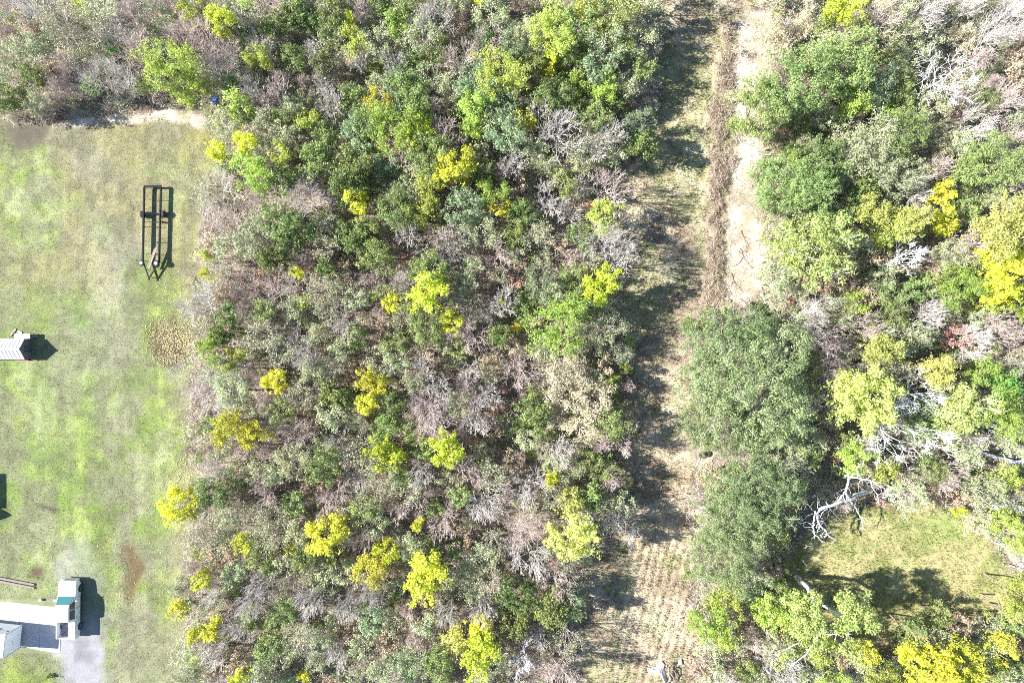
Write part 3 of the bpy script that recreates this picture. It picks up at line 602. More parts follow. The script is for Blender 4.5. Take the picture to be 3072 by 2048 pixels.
# ------------------------------------------------------------------ landmark trees: (kind, x, y, r) in the 2352-wide view, then name used to locate neighbours
HT = {'yellow':1,'gold':1,'pale':1,'lime':1,'vivid':.9,'green':1,'dark':1,'blue':1,'olive':1,'oak':1,'oaklit':1,'brown':1,'rust':1,'beige':1,'bare':1,'thicket':1,'sparse':1,'white':1}
LM = [
 ('yellow',500,38,36,'bright yellow tree in the top corner'), ('lime',440,18,30,''), ('lime',392,142,58,'big lime tree above the field corner'), ('lime',445,205,36,''), ('lime',540,238,30,''),
 ('lime',188,12,20,''), ('yellow',808,42,13,''), ('yellow',1268,120,22,'golden streak tree against a green dome'), ('yellow',1262,160,18,''), ('green',1228,148,36,''), ('yellow',1345,10,30,''), ('yellow',1105,8,14,''),
 ('yellow',1935,18,36,'yellow tree atop the far woods'), ('gold',1205,268,26,''), ('gold',872,238,30,'orange-gold tree in the upper woods'), ('yellow',958,298,38,'lime-yellow tree beside a grey tree'), ('yellow',493,347,23,'golden bush at the field corner'),
 ('yellow',560,320,30,''), ('lime',708,278,26,''), ('pale',886,345,18,''), ('yellow',1040,385,44,'bright yellow tree amid upper woods'), ('lime',1130,440,34,''), ('gold',1150,470,26,''), ('yellow',822,470,30,'small yellow tree under dark greens'),
 ('lime',968,490,42,''), ('lime',1380,505,40,'pale lime tree at the track bend'), ('dark',1190,490,38,''), ('yellow',985,668,44,'brightest yellow tree in the centre'), ('yellow',1040,742,28,'golden tree under brightest yellow tree'), ('yellow',900,700,24,''),
 ('yellow',1378,655,38,'yellow tree beside the track shade'), ('lime',1285,740,62,'large pale green willow-like tree'), ('blue',1245,648,50,'blue-green tree above the willow-like tree'), ('pale',478,585,15,''), ('yellow',470,630,14,''), ('yellow',685,622,16,''), ('lime',700,695,18,''),
 ('lime',490,800,34,'long lime tree beside the puddle'), ('lime',535,832,30,''), ('yellow',622,872,30,''), ('yellow',858,880,32,'tall yellow tree in lower woods'), ('yellow',838,930,24,''), ('gold',520,985,40,'golden tree at the field edge'), ('gold',575,1000,34,''),
 ('yellow',885,1045,38,''), ('green',925,1095,34,''), ('yellow',1025,1032,40,'yellow tree beside dark shade'), ('yellow',408,1162,42,'lone yellow tree on the field edge'), ('yellow',745,1232,44,'round yellow tree in the lower woods'), ('yellow',563,1250,24,''), ('gold',665,1258,14,''),
 ('yellow',460,1333,24,'small golden tree beside muddy puddle'), ('yellow',405,1397,20,'little yellow tree facing the pickup'), ('yellow',446,1462,18,''), ('yellow',492,1450,22,''), ('gold',845,1305,36,'golden tree in the bottom woods'), ('yellow',880,1262,32,''), ('yellow',980,1320,44,''),
 ('yellow',963,1208,15,''), ('yellow',1262,1096,19,''), ('pale',1300,1160,34,''), ('pale',1330,1238,52,'pale yellow tree beside the lower track'), ('yellow',1098,1440,30,'yellow tree at the bottom edge'), ('yellow',1105,1498,40,''), ('pale',1050,1490,34,''), ('yellow',552,1558,22,''), ('yellow',700,1398+150,14,''),
 ('yellow',1150,692,8,''), ('gold',1185,750,12,''), ('yellow',1075,560,6,''),
 # far woods
 ('yellow',2165,448,26,''), ('yellow',2165,508,32,'bright yellow tree beside a fan palm'), ('pale',2080,505,42,''), ('pale',2000,490,40,''), ('pale',2300,520,58,'pale yellow tree at the far edge'), ('yellow',2305,600,46,'large yellow-green tree at far edge'), ('yellow',2300,660,48,''), ('lime',2270,700,24,''),
 ('oaklit',1865,560,92,'yellow-green oak beside the sand bank'), ('pale',2020,795,42,'upper pale yellow far-woods tree'), ('pale',1975,920,66,'broad pale yellow far-woods tree'), ('pale',2145,855,40,''), ('lime',2262,850,34,''), ('vivid',1742,748,30,'vivid green bush atop the grey-green oak'), ('vivid',2315,895,48,'vivid green tree at the far edge'),
 ('lime',1640,1425,46,'lime tree beside the track bottom'), ('lime',1662,1465,34,''), ('yellow',2150,1535,56,'big yellow tree below the clearing'), ('yellow',2215,1530,48,''), ('gold',2290,1490,36,''), ('gold',1985,1495,28,''), ('lime',1880,1490,36,''), ('pale',2320,1400,30,''), ('lime',2310,1100,34,''), ('lime',2290,1190,30,''), ('lime',2030,1080,30,''), ('yellow',2205,1170,14,''),
 # greens
 ('lime',597,135,30,'pale lime dome in the upper woods'), ('vivid',530,190,22,''), ('green',560,262,28,''), ('dark',720,362,44,'dark green tree above small yellow one'), ('vivid',1115,95,27,'vivid green tree in the upper woods'), ('dark',860,580,46,'dark olive cone tree amid woods'), ('dark',810,540,40,''), ('green',1330,45,56,'green dome tree at the track top'), ('olive',1395,90,56,''), ('oaklit',1410,30,60,''),
 ('blue',1180,108,42,'upper blue-green tree beside bare tree'), ('blue',1150,240,46,''), ('blue',1160,300,50,''), ('blue',1470,285,40,'isolated blue-green tree beside the track'), ('olive',1450,190,40,''), ('dark',1415,225,30,''), ('blue',1060,475,52,''), ('dark',790,430,46,''), ('green',675,1153,30,'round green tree in the lower woods'),
 ('green',1000,1168,22,''), ('green',1055,1140,26,''), ('vivid',1045,1262,20,''), ('blue',1318,1375,36,''), ('green',620,60,40,''), ('green',760,60,40,''), ('green',680,130,36,''), ('dark',810,225,36,''), ('green',860,150,30,''), ('dark',650,420,36,''), ('green',740,300,36,''), ('blue',830,330,38,''), ('green',1190,978,18,''), ('green',1240,995,18,''), ('dark',1210,700,34,''), ('green',1150,770,30,''), ('vivid',1140,775,14,''), ('green',1050,800,26,''), ('green',1310,1375,20,''), ('dark',1440,845,16,''),
 ('green',30,230,34,''), ('green',65,170,36,''), ('green',210,200,22,''), ('vivid',250,105,16,''), ('green',330,195,22,''), ('olive',100,110,40,''),
 ('green',1740,255,74,'large green tree beside upper sand'), ('green',1820,195,80,'broad green tree inside upper woods'), ('green',1950,140,84,''), ('olive',1900,110,50,''), ('green',1790,410,72,'green tree jutting over the sand'), ('green',1860,440,66,''), ('green',1900,370,60,''), ('olive',2000,330,84,''), ('green',2085,300,60,''), ('green',2280,390,76,''), ('olive',2060,400,66,''), ('dark',1990,430,40,''), ('green',2230,480,40,''),
 ('oak',1690,800,104,''), ('oak',1740,880,148,'biggest grey-green oak beside the track'), ('oak',1660,960,90,''), ('oak',1800,960,76,''), ('oak',1745,1130,96,'grey-green oak above the clearing'), ('oak',1690,1190,100,''), ('oak',1670,1290,84,'lower grey-green oak beside track'), ('olive',1720,1345,54,''),
 ('green',2160,1290+130,34,''), ('green',2100,1450,40,''), ('green',2340,1420,40,''), ('oaklit',2200,950,66,''), ('green',2120,960,50,''),
 # bare
 ('bare',905,142,34,'pale grey bare tree in the upper woods'), ('bare',620,215,44,'lilac-grey bare tree near field corner'), ('bare',755,225,38,''), ('bare',1060,130,46,''), ('bare',820,140,34,''), ('bare',1280,295,62,'large pale spreading bare tree'), ('bare',1020,300,50,'large grey bare tree beside lime-yellow one'), ('bare',925,345,44,''),
 ('bare',1405,425,52,'pinkish bare tree on the bend'), ('bare',1310,490,32,''), ('bare',1400,545,58,'wide bare tree shading the track'), ('bare',1430,600,40,''), ('bare',1000,548,46,''), ('bare',700,462,56,'pinkish-brown bare tree near the field'), ('bare',1145,580,42,''), ('bare',1120,95,44,''), ('bare',1000,32,48,''), ('bare',730,180,30,''), ('bare',1370,335,36,''), ('bare',1180,370,38,''),
 ('bare',605,1132,44,'dense pinkish bare tree beside green one'), ('bare',768,1135,44,''), ('bare',985,945,56,''), ('bare',1095,955,48,''), ('bare',1120,1165,64,'pale tangled bare tree'), ('bare',1195,1225,54,''), ('bare',1215,1290,50,''), ('bare',720,1385,40,''), ('bare',600,1350,40,''), ('white',1205,1530,52,'white bare tree at the bottom edge'), ('bare',1080,850,34,''), ('bare',1160,700,40,''),
 ('thicket',495,430,54,'pale grey thicket at the field edge'), ('thicket',480,500,34,''), ('thicket',435,865,58,'pale bushy thicket beside the puddle'), ('thicket',470,900,52,''), ('thicket',560,650,40,''), ('bare',300,20,50,'bare tree at the upper strip'), ('bare',255,165,56,''), ('bare',320,120,50,''),
 ('white',2195,165,88,'large white spreading bare tree'), ('white',2100,595,64,'white dead tree beside yellow trees'), ('bare',2140,20,64,''), ('bare',2040,35,44,''), ('bare',2310,60,60,''), ('white',2120,920,72,'upper white dead tree'), ('white',2070,1005,84,'white dead tree above the clearing'), ('white',2170,1010,60,''), ('bare',2250,790,48,''), ('rust',2200,775,36,''), ('rust',2180,1130,18,''), ('rust',2330,1490,30,''), ('bare',2190,1100,40,''), ('bare',2320,230,50,''), ('bare',2250,280,46,''), ('bare',2320,320,40,''), ('bare',2300,750,40,''),
 ('beige',1775,95,62,'pale tan bush beside top sand'), ('beige',1300,872,78,'wide beige bush in the lower woods'), ('beige',1360,925,64,''), ('beige',1340,985,52,''), ('beige',1280,960,40,''), ('beige',1845,60,30,''), ('beige',2140,385,28,''), ('beige',2170,330,34,''),
 ('rust',940,592,22,''), ('rust',1180,650,22,''), ('rust',740,800,14,''), ('rust',770,1560-110,12,''),
]
KW = {'brush':'olive shrub','greenbush':'green shrub','limebush':'yellow-green shrub','tanbush':'tan shrub','yellow':'bright yellow-leaved tree','gold':'golden-leaved tree','pale':'pale yellow tree','lime':'lime green tree','vivid':'vivid green bush','green':'mid-green leafy tree','dark':'dark green tree',
      'blue':'blue-green tree','olive':'thin olive-leaved tree','oak':'large grey-green oak','oaklit':'yellow-green oak','brown':'brown-leaved bush','rust':'rust-red bush','beige':'beige seed-headed bush',
      'bare':'bare twiggy tree','thicket':'bare grey thicket','sparse':'nearly bare tree with few olive leaves','white':'bleached white bare tree'}
NM = {'brush':'olive_shrub','greenbush':'green_shrub','limebush':'yellow_green_shrub','tanbush':'tan_shrub','vivid':'green_bush','brown':'brown_bush','rust':'rust_bush','beige':'beige_bush','thicket':'thicket','bare':'bare_tree','sparse':'thinly_leafed_tree','white':'dead_tree','oak':'oak_tree','oaklit':'oak_tree',
      'yellow':'yellow_tree','gold':'golden_tree','pale':'pale_yellow_tree','lime':'lime_tree','green':'green_tree','dark':'dark_green_tree','blue':'blue_green_tree','olive':'olive_leafed_tree'}
CT = lambda k: 'shrub' if k in ('brush','greenbush','limebush','tanbush') else 'bush' if k in ('vivid','brown','rust','beige') else ('thicket' if k == 'thicket' else 'tree')
TREES = []       # dicts for labelling
def put_tree(kind, x, y, r, ref=''):
    Rw = r * DM * (1.12 if kind in ('yellow', 'gold', 'pale', 'lime') else .95)
    pr = PROTO[kind]; sc = [abs(math.log(Rw / p[0])) + random.random()*.18 for p in pr]; R0, H0, parts = pr[int(np.argmin(sc))]
    s = Rw / R0; sz = min(max(s, .62), 1.35)**.7 * rnd(.9, 1.1); hc = H0*sz*.72
    p = PD(x, y, hc)
    t = bpy.data.objects.new(NM[kind], None); COL.objects.link(t); t.empty_display_size = .3
    zz = zone_at(np.array([p.x]), np.array([p.y]))[2][0]
    t.location = (p.x, p.y, float(zz)); t.rotation_euler = (0, 0, rnd(0, 6.283)); t.scale = (s*rnd(.93, 1.07), s*rnd(.93, 1.07), sz)
    t['category'] = CT(kind)
    for nm, me in parts: link(nm, me, t)
    TREES.append(dict(o=t, kind=kind, x=x, y=y, r=r, ref=ref))
for (k, x, y, r, ref) in LM: put_tree(k, x, y, r, ref)

# fill trees
REG = [((-30,-30,490,275), dict(bare=.30,olive=.34,thicket=.08,brown=.06,green=.14,sparse=.08)),
       ((440,-30,1000,560), dict(green=.26,dark=.12,blue=.12,olive=.18,bare=.20,lime=.04,brown=.04,sparse=.04)),
       ((1000,-30,1560,330), dict(green=.28,olive=.22,bare=.16,dark=.08,blue=.12,lime=.08,brown=.06)),
       ((1000,330,1560,620), dict(bare=.28,brown=.16,olive=.22,green=.16,dark=.06,sparse=.12)),
       ((400,560,900,1100), dict(bare=.25,brown=.15,olive=.24,green=.14,dark=.08,sparse=.14,rust=.02)),
       ((400,1100,1000,1620), dict(bare=.22,olive=.31,green=.15,brown=.12,sparse=.14,blue=.04,rust=.02)),
       ((900,560,1480,1620), dict(bare=.24,brown=.16,olive=.24,green=.14,sparse=.14,dark=.06,rust=.02)),
       ((1650,60,2060,540), dict(green=.38,olive=.27,dark=.1,blue=.08,brown=.1,lime=.07)),
       ((2000,-30,2400,440), dict(bare=.20,olive=.42,brown=.14,green=.14,beige=.06,thicket=.04)),
       ((1560,500,2400,1180), dict(olive=.26,brown=.28,green=.14,lime=.06,bare=.14,oaklit=.0,sparse=.12)),
       ((1560,1150,2400,1620), dict(lime=.16,olive=.34,green=.18,brown=.18,bare=.10,sparse=.04))]
pts = [(t['x'], t['y'], t['r']) for t in TREES]
cand = np.stack([rng.uniform(-25, 2377, 16000), rng.uniform(-25, 1593, 16000)], 1)
wx = (cand[:, 0]-1176)*DM; wy = (784-cand[:, 1])*DM
_, _, _, cw = zone_at(wx, wy)
opn = np.maximum.reduce([cw['lawn'], cw['track'], cw['sand'], cw['clear'], cw['drive'], cw['windrow']])
nfill = 0; fx = []
EX = [(110,262,26),(160,260,28),(210,258,28),(260,256,28),(310,250,28),(360,246,28),(410,240,26),(450,245,26),(330,225,20),(390,225,20),(1865,1140,52),(1900,1120,50),(1950,1120,46),(1985,1135,40),(1900,1200,60),(1870,1210,50),(2050,1110,26),(1850,1330,60),(1830,1345,34),(1880,1370,55),(1960,1385,60),(1890,1430,60),(1960,1430,60),(2060,1390,90),(1810,1500,26),(1860,1510,26),(2290,1170,34),(2330,1190,30),(2270,1045,30),(2320,1055,34),(2130,690,30),(1500,1525,30),(1525,1540,26),(507,241,13),(1616,1042,22)]
PX = np.array([p[0] for p in pts]); PY = np.array([p[1] for p in pts]); PR = np.array([p[2] for p in pts])
PX = np.append(PX, [e[0] for e in EX]); PY = np.append(PY, [e[1] for e in EX]); PR = np.append(PR, [e[2] for e in EX])
for (cx, cy), o_ in zip(cand, opn):
    if o_ > .12 or nfill >= 620: continue
    d = np.hypot(PX-cx, PY-cy)
    r = rnd(26, 56) if cy < 560 or cx > 1500 else rnd(22, 50)
    if (d < PR*.58 + r*.52).any(): continue
    kk = None
    for (x0, y0, x1, y1), pr in REG:
        if x0 <= cx < x1 and y0 <= cy < y1: kk = pr; break
    if kk is None: continue
    kind = random.choices(list(kk), list(kk.values()))[0]
    if kind in ('brown', 'rust'): r = min(r, 32)
    if kind == 'rust': r *= .6
    put_tree(kind, cx, cy, r); nfill += 1
    PX = np.append(PX, cx); PY = np.append(PY, cy); PR = np.append(PR, r)

cand = np.stack([rng.uniform(-20, 2372, 14000), rng.uniform(-20, 1588, 14000)], 1)
_, _, _, cw = zone_at((cand[:, 0]-1176)*DM, (784-cand[:, 1])*DM)
opn = np.maximum.reduce([cw['lawn'], cw['track'], cw['sand'], cw['clear'], cw['drive'], cw['windrow']]); nf2 = 0
for (cx, cy), o_ in zip(cand, opn):
    if o_ > .45 or nf2 >= 420: continue
    r = rnd(11, 24)
    if (np.hypot(PX-cx, PY-cy) < PR*.62 + r*.6).any(): continue
    gr = float(greenness(np.array([(cx-1176)*DM]), np.array([(784-cy)*DM]))[0])
    kind = random.choices(['brush', 'greenbush', 'limebush', 'tanbush', 'bare', 'rust'], [.30, .12 + .3*gr, .10, .22, .16, .04])[0]
    put_tree(kind, cx, cy, r); nf2 += 1
    PX = np.append(PX, cx); PY = np.append(PY, cy); PR = np.append(PR, r)

# labels: what it looks like + where it stands from a tree or thing one can find
SITES = [('the black flatbed trailer frame',345,535),('the small white metal-roofed shed',40,800),('the white pickup truck',160,1400),('the forked dead trunk over the clearing',1920,1140),('the tyres by the track',1616,1042),('the sandy corner of the field',430,262),
         ('the blue barrel',507,241),('the heap of white junk',1500,1525)]
refs = [(t['ref'], t['x'], t['y']) for t in TREES if t['ref']]
refs = [('the ' + a, b, c) for a, b, c in refs] + SITES
ORD = ['', 'second ', 'third ', 'fourth ', 'fifth ', 'sixth ', 'seventh ', 'eighth ', 'ninth ', 'tenth ']
GR = {k: NM[k].replace('_', ' ') + 's in the woods' for k in NM}
buckets = {}
for t in TREES:
    t['o']['group'] = GR[t['kind']]
    if t['ref']:
        lab = t['ref'] if len(t['ref'].split()) > 3 else t['ref'] + ' with leafy crown'
        if t['ref'] == 'upper white dead tree': lab = 'upper white dead tree below the pale yellow tree'
        if t['ref'] == 'pale tangled bare tree': lab = 'pale tangled bare tree in the lower woods'
        t['o']['label'] = lab; continue
    szw = 'tiny' if t['r'] < 16 else 'small' if t['r'] < 25 else ('broad' if t['r'] > 42 else 'medium')
    ds = sorted(((math.hypot(t['x']-b, (t['y']-c)), a, b, c) for a, b, c in refs))
    ch = None
    for d_, a, b, c in ds[:1]:
        ch = (a, t['x']-b, t['y']-c, d_)
    a, dx_, dy_, d_ = ch
    if abs(dy_) > abs(dx_): di = 'above' if dy_ < 0 else 'below'
    else:
        mid = t['x'] < 1550
        di = ('field side of' if dx_ < 0 else 'track side of') if mid else ('track side of' if dx_ < 0 else 'outer side of')
    buckets.setdefault((t['kind'], szw, di, a), []).append((d_, t))
for (kind, szw, di, a), lst in buckets.items():
    lst.sort(key=lambda q: q[0])
    for i, (d_, t) in enumerate(lst):
        k2 = KW[kind].replace('mid-green leafy','mid-green').replace('thin olive-leaved','olive-leaved').replace('bleached white bare','bleached bare').replace('large grey-green','grey-green').replace('bright yellow-leaved', 'yellow').replace('nearly bare tree with few olive leaves', 'nearly bare tree').replace('beige seed-headed', 'beige')
        lab = f"{ORD[i]}{szw} {k2} {di} {a}"
        wds = lab.split()
        if len(wds) > 15:
            lab = lab.replace(' in the lower woods', '').replace(' in the upper woods', '').replace(' in the far woods', '')
        t['o']['label'] = lab

# ------------------------------------------------------------------ fan palms
M['palm'] = simple('palm_leaf', (.34,.46,.27), .4, noise=.2, scale=5, spec=.7)
def palm(x, y, r, label):
    p = PD(x, y, 1.6); t = thing('fan_palm', label, 'palm', (p.x, p.y, 0), rnd(0, 6), 'fan palms in the woods')
    bm = bmesh.new(); tube(bm, [(0, 0, -.1), (.03, 0, .6), (0, .04, 1.2)], [.16, .13, .12], 8); obj('trunk', bm, M['trunk'], t)
    R = r*DM
    for k in range(8):
        bm = bmesh.new(); az = k*.785 + rnd(-.25, .25); el = rnd(.0, .8); d = Vector((math.cos(az)*math.cos(el), math.sin(az)*math.cos(el), math.sin(el)))
        c = Vector((0, 0, 1.2)) + d*R*.34; side = d.cross(Vector((0, 0, 1))).normalized(); upv = side.cross(d)
        tube(bm, [(0, 0, 1.15), c], [.02, .015], 4)
        for q in range(13):
            a = (q-6)*.17; dd = d*math.cos(a) + side*math.sin(a); l_ = R*.8*(1-.04*abs(q-6))*rnd(.85, 1.1); e = c + dd*l_ - Vector((0, 0, .18*l_)); s2 = dd.cross(upv).normalized()*.022
            m_ = c + dd*l_*.45 + upv*.03
            v = [bm.verts.new(z_) for z_ in (c, m_ - s2, e, m_ + s2)]; bm.faces.new(v)
        obj('frond', bm, M['palm'], t)
palm(2050,462,26,'pale fan palm in the shade under the bright yellow tree of the far woods')
palm(2078,122,26,'fan palm beside the large white spreading bare tree')
palm(1437,812,26,'spiky green fan palm at the shaded edge of the track')
palm(960,0+1568-1000+15,14,'small fan palm among bare trees in the centre woods')

# ------------------------------------------------------------------ dead trunks, branches
def limb_thing(name, label, cat, paths, mat, group=None, n=7, base=None, tw=2.0):
    """paths: (part, [(px,py,h)...], r0, r1) in photo pixels."""
    p0 = P(*base) if base else P(*paths[0][1][0]); t = thing(name, label, cat, (p0.x, p0.y, 0), 0, group)
    sprays = []
    for part, pp, r0, r1 in paths:
        pts = [P(*q) - Vector((p0.x, p0.y, 0)) for q in pp]
        fine = []
        for i in range(len(pts)-1):
            for s in range(3):
                v = pts[i].lerp(pts[i+1], s/3)
                if s: v = v + Vector((rnd(-.12, .12), rnd(-.12, .12), rnd(-.06, .06))) * min(1, .35 + r0*7)
                fine.append(v)
        fine.append(pts[-1]); k = len(fine)-1
        bm = bmesh.new(); tube(bm, fine, [r0 + (r1-r0)*i/k for i in range(k+1)], n); obj(part, bm, mat, t, smooth=True)
        for a, b in zip(fine, fine[1:]):
            if part == 'trunk' and r0 > .15: continue
            for _ in range(int((b-a).length*tw + random.random())):
                q = a.lerp(b, random.random()); d = Vector((rnd(-1, 1), rnd(-1, 1), rnd(-.2, .6))).normalized(); rr = min(.022, r0*.35)
                for lv in range(3):
                    q2 = q + d*rnd(.12, .32); sprays.append((*q, *q2, rr, rr*.75, 3)); 
                    if random.random() < .6:
                        d2 = (d + Vector((rnd(-.8, .8), rnd(-.8, .8), 0))).normalized(); sprays.append((*q2, *(q2 + d2*rnd(.15, .3)), rr*.6, rr*.4, 3))
                    q = q2; rr *= .75; d = (d + Vector((rnd(-.5, .5), rnd(-.5, .5), rnd(-.2, .2)))).normalized()
    if sprays: link('crown', seg_mesh('dead_twigs', np.array(sprays), mat, 3, .006), t)
    return t
def z6(u, v): return (2350 + u/3.136, 1380 + v/3.136)
def pz(lst): return [(*z6(u, v), h) for u, v, h in lst]
limb_thing('dead_tree', 'forked white dead trunk leaning over the edge of the clearing', 'tree', [
  ('trunk', pz([(800,290,1.2),(700,325,2.4),(630,370,3.4),(520,400,4.4),(340,462,5.5)]), 0.243, 0.138),
  ('limb', pz([(300,480,5.6),(290,560,5.2),(275,620,4.8),(295,700,4.2),(355,750,3.6)]), 0.089, 0.041),
  ('limb', pz([(340,462,5.5),(310,500,5.4),(330,580,4.8),(370,640,4.2),(410,690,3.6),(505,758,2.8)]), 0.121, 0.057),
  ('limb', pz([(600,365,3.6),(590,310,4.6),(605,230,5.4),(610,150,6.0),(720,170,6.0),(800,185,6.0),(900,240,5.4),(1010,310,4.8)]), 0.121, 0.049),
  ('limb', pz([(510,390,4.4),(550,330,5.0),(590,290,5.4)]), 0.073, 0.057),
  ('limb', pz([(640,395,3.4),(690,460,3.0),(725,540,2.6),(745,600,2.2),(750,660,1.8)]), 0.057, 0.024),
  ('limb', pz([(420,420,4.8),(400,390,5.0)]), 0.057, 0.032), ('limb', pz([(430,440,4.8),(480,510,4.3)]), 0.032, 0.016),
  ('limb', pz([(355,520,5.2),(380,475,5.1),(430,440,4.9)]), 0.041, 0.032), ('limb', pz([(340,590,4.8),(340,640,4.4),(310,690,4.0)]), 0.041, 0.024),
  ('limb', pz([(410,700,3.6),(380,735,3.4),(350,700,3.4)]), 0.049, 0.024), ('limb', pz([(730,530,2.6),(790,610,2.2),(860,640,2.0)]), 0.024, 0.012),
  ('limb', pz([(270,460,5.5),(215,400,5.6)]), 0.024, 0.009), ('limb', pz([(320,450,5.6),(325,310,5.8)]), 0.024, 0.009), ('limb', pz([(280,500,5.4),(205,525,5.2)]), 0.024, 0.009), ('limb', pz([(275,610,4.9),(210,580,4.9),(160,600,4.9)]), 0.024, 0.009),
  ('limb', pz([(620,150,6.0),(580,150,6.0)]), 0.065, 0.024), ('limb', pz([(700,170,6),(690,70,6.3),(750,60,6.3),(750,0,6.5)]), 0.041, 0.016), ('limb', pz([(740,180,6),(700,220,5.4),(740,280,5)]), 0.032, 0.012),
  ('limb', pz([(820,190,6),(830,250,5.4),(880,310,4.8),(900,420,4.0)]), 0.049, 0.024), ('limb', pz([(930,355,4.8),(990,330,4.6),(1060,320,4.4),(1130,305,4.2)]), 0.057, 0.032)], M['white'])
limb_thing('dead_branch', 'short white branch lying in the shade below the forked dead trunk', 'branch', [('limb', pz([(190,828,.3),(240,805,.3),(300,802,.3)]), .06, .03), ('limb', pz([(280,805,.3),(275,840,.3)]), .03, .02)], M['white'], tw=0)
limb_thing('dead_branch', 'thin white stick lying above the leaning oak trunk', 'branch', [('limb', pz([(180,935,.2),(230,1000,.2)]), .04, .02)], M['white'], tw=0)
limb_thing('dead_tree', 'split white dead trunk at the far edge beside the clearing', 'tree', [
  ('trunk', [(3090,1524,1.0),(3035,1526,2.6),(2975,1510,4.0)], .26, .16), ('limb', [(2980,1512,4.0),(3020,1550,3.4),(3070,1588,2.6)], .18, .10), ('limb', [(2975,1512,4.0),(2995,1545,3.6)], .07, .04)], M['white'])
limb_thing('fallen_tree', 'long white fallen trunk in the brush above the clearing at the far edge', 'tree', [
  ('trunk', [(3090,1392,1.2),(3020,1378,1.5),(2950,1358,1.8),(2900,1362,2.0),(2850,1390,1.6),(2815,1415,1.2)], .22, .06), ('limb', [(2955,1360,1.8),(2920,1345,2.2),(2895,1370,2.0)], .08, .03), ('limb', [(3020,1380,1.5),(2990,1420,1.2)], .06, .03)], M['white'])
limb_thing('fallen_tree', 'bent pinkish trunk lying below the white dead tree and yellow trees', 'tree', [
  ('trunk', [(2725,924,.6),(2755,910,.9),(2775,888,1.2),(2785,865,1.5),(2815,845,1.8)], .14, .05), ('limb', [(2755,912,.9),(2800,918,.8),(2830,905,.8)], .06, .03)], M['twig'])
# tall leaning oak of the clearing
t_oak = limb_thing('oak_tree', 'oak with a thick white trunk and yellow-green crown below the clearing', 'tree', [
  ('trunk', [(2388,1728,-.2),(2398,1738,1.5),(2420,1758,3.6),(2433,1778,5.2),(2450,1830,7)], 0.288, 0.156), ('limb', [(2440,1800,4.6),(2500,1835,5.6),(2545,1850,8)], 0.132, 0.054),
  ('limb', [(2450,1830,7),(2410,1860,8),(2380,1900,8.5)], 0.120, 0.048), ('limb', [(2450,1830,7),(2460,1900,7.5),(2420,1960,8),(2370,2000,8.2)], 0.108, 0.030), ('limb', [(2400,1925,8),(2360,1945,8),(2325,1965,8)], 0.048, 0.018),
  ('limb', [(2500,1835,5.6),(2570,1840,7.5),(2610,1790,8)], 0.060, 0.024), ('limb', [(2450,1900,7.5),(2510,1900,8),(2560,1900,8)], 0.060, 0.024)], M['white'])
cen = []
b0 = P(2388,1728,-.2)
for (cx, cy, hc, rr, nn) in ((2400,1805,9,30,34),(2440,1800,9.2,26,24),(2420,1850,9.4,42,66),(2450,1885,9.2,26,30),(2395,1890,9,26,24),(2362,1800,8.4,14,10),(2535,1800,9,28,34),(2570,1845,9.2,42,66),(2620,1870,8.6,24,20),(2525,1880,8.6,24,22),(2600,1785,8,12,6),(2555,1950,8,34,22),(2440,1935,8,30,16),(2345,1985,7.5,28,10)):
    for k in range(nn):
        a = rnd(0, 6.28); q = rr*math.sqrt(random.random()); w_ = P(cx + math.cos(a)*q, cy + math.sin(a)*q, hc + rnd(-.8, .8)); cen.append((w_.x-b0.x, w_.y-b0.y, w_.z))
me = leaf_mesh('leaning_oak_crown', np.array(cen), .42, 17000, .19, .55, M['oaklit']); link('crown', me, t_oak)

M['deadwood'] = simple('grey_deadwood', (.24,.20,.17), .9, noise=.3, scale=8)
BR = [
 ('forked grey branch lying across the middle of the sand bank', [[(2218,745),(2228,770),(2243,790)],[(2228,770),(2210,790),(2196,798)],[(2210,752),(2222,762)]]),
 ('long thin branch on the sand beside the green tree', [[(2222,690),(2228,715),(2240,735)],[(2228,708),(2245,716)]]),
 ('branch with a stub lying at the bottom of the sand bank', [[(2283,860),(2290,885),(2296,910)],[(2270,850),(2325,848)]]),
 ('pale log at the foot of the sand bank', [[(2286,880),(2292,900),(2298,912)]]),
 ('dark stick near the bottom end of the sand bank', [[(2215,895),(2232,905),(2246,914)],[(2235,907),(2250,918)]]),
 ('bundled roots at the top of the sand bank', [[(2178,500),(2190,480),(2198,470)],[(2180,505),(2200,500),(2205,488)],[(2172,490),(2186,506),(2184,520)],[(2196,510),(2210,495)]]),
 ('thin curved stick on the mown grass beside the brush heap', [[(1925,548),(1935,558),(1940,552)]]),
 ('root stump at the edge of the woods beside the tyres', [[(2135,1385),(2140,1372),(2150,1362)],[(2140,1372),(2158,1380)],[(2136,1395),(2142,1380)]]),
 ('broken pinkish stump below the oak at the edge of the clearing', [[(2285,1735),(2305,1720),(2325,1690)],[(2305,1720),(2320,1712),(2340,1690)],[(2290,1740),(2302,1748)],[(2312,1722),(2310,1745)]]),
 ('dark branch lying on the sand beside the brush heap', [[(2192,820),(2200,845),(2212,862)],[(2200,845),(2188,858)]]),
]
for lb, pls in BR:
    limb_thing('fallen_branch', lb, 'branch', [('limb', [(a, b, .12 + .05*i) for i, (a, b) in enumerate(pl)], .035, .014) for pl in pls], M['white'] if 'pale' in lb else M['deadwood'], 'branches lying on the ground', 6, tw=0)

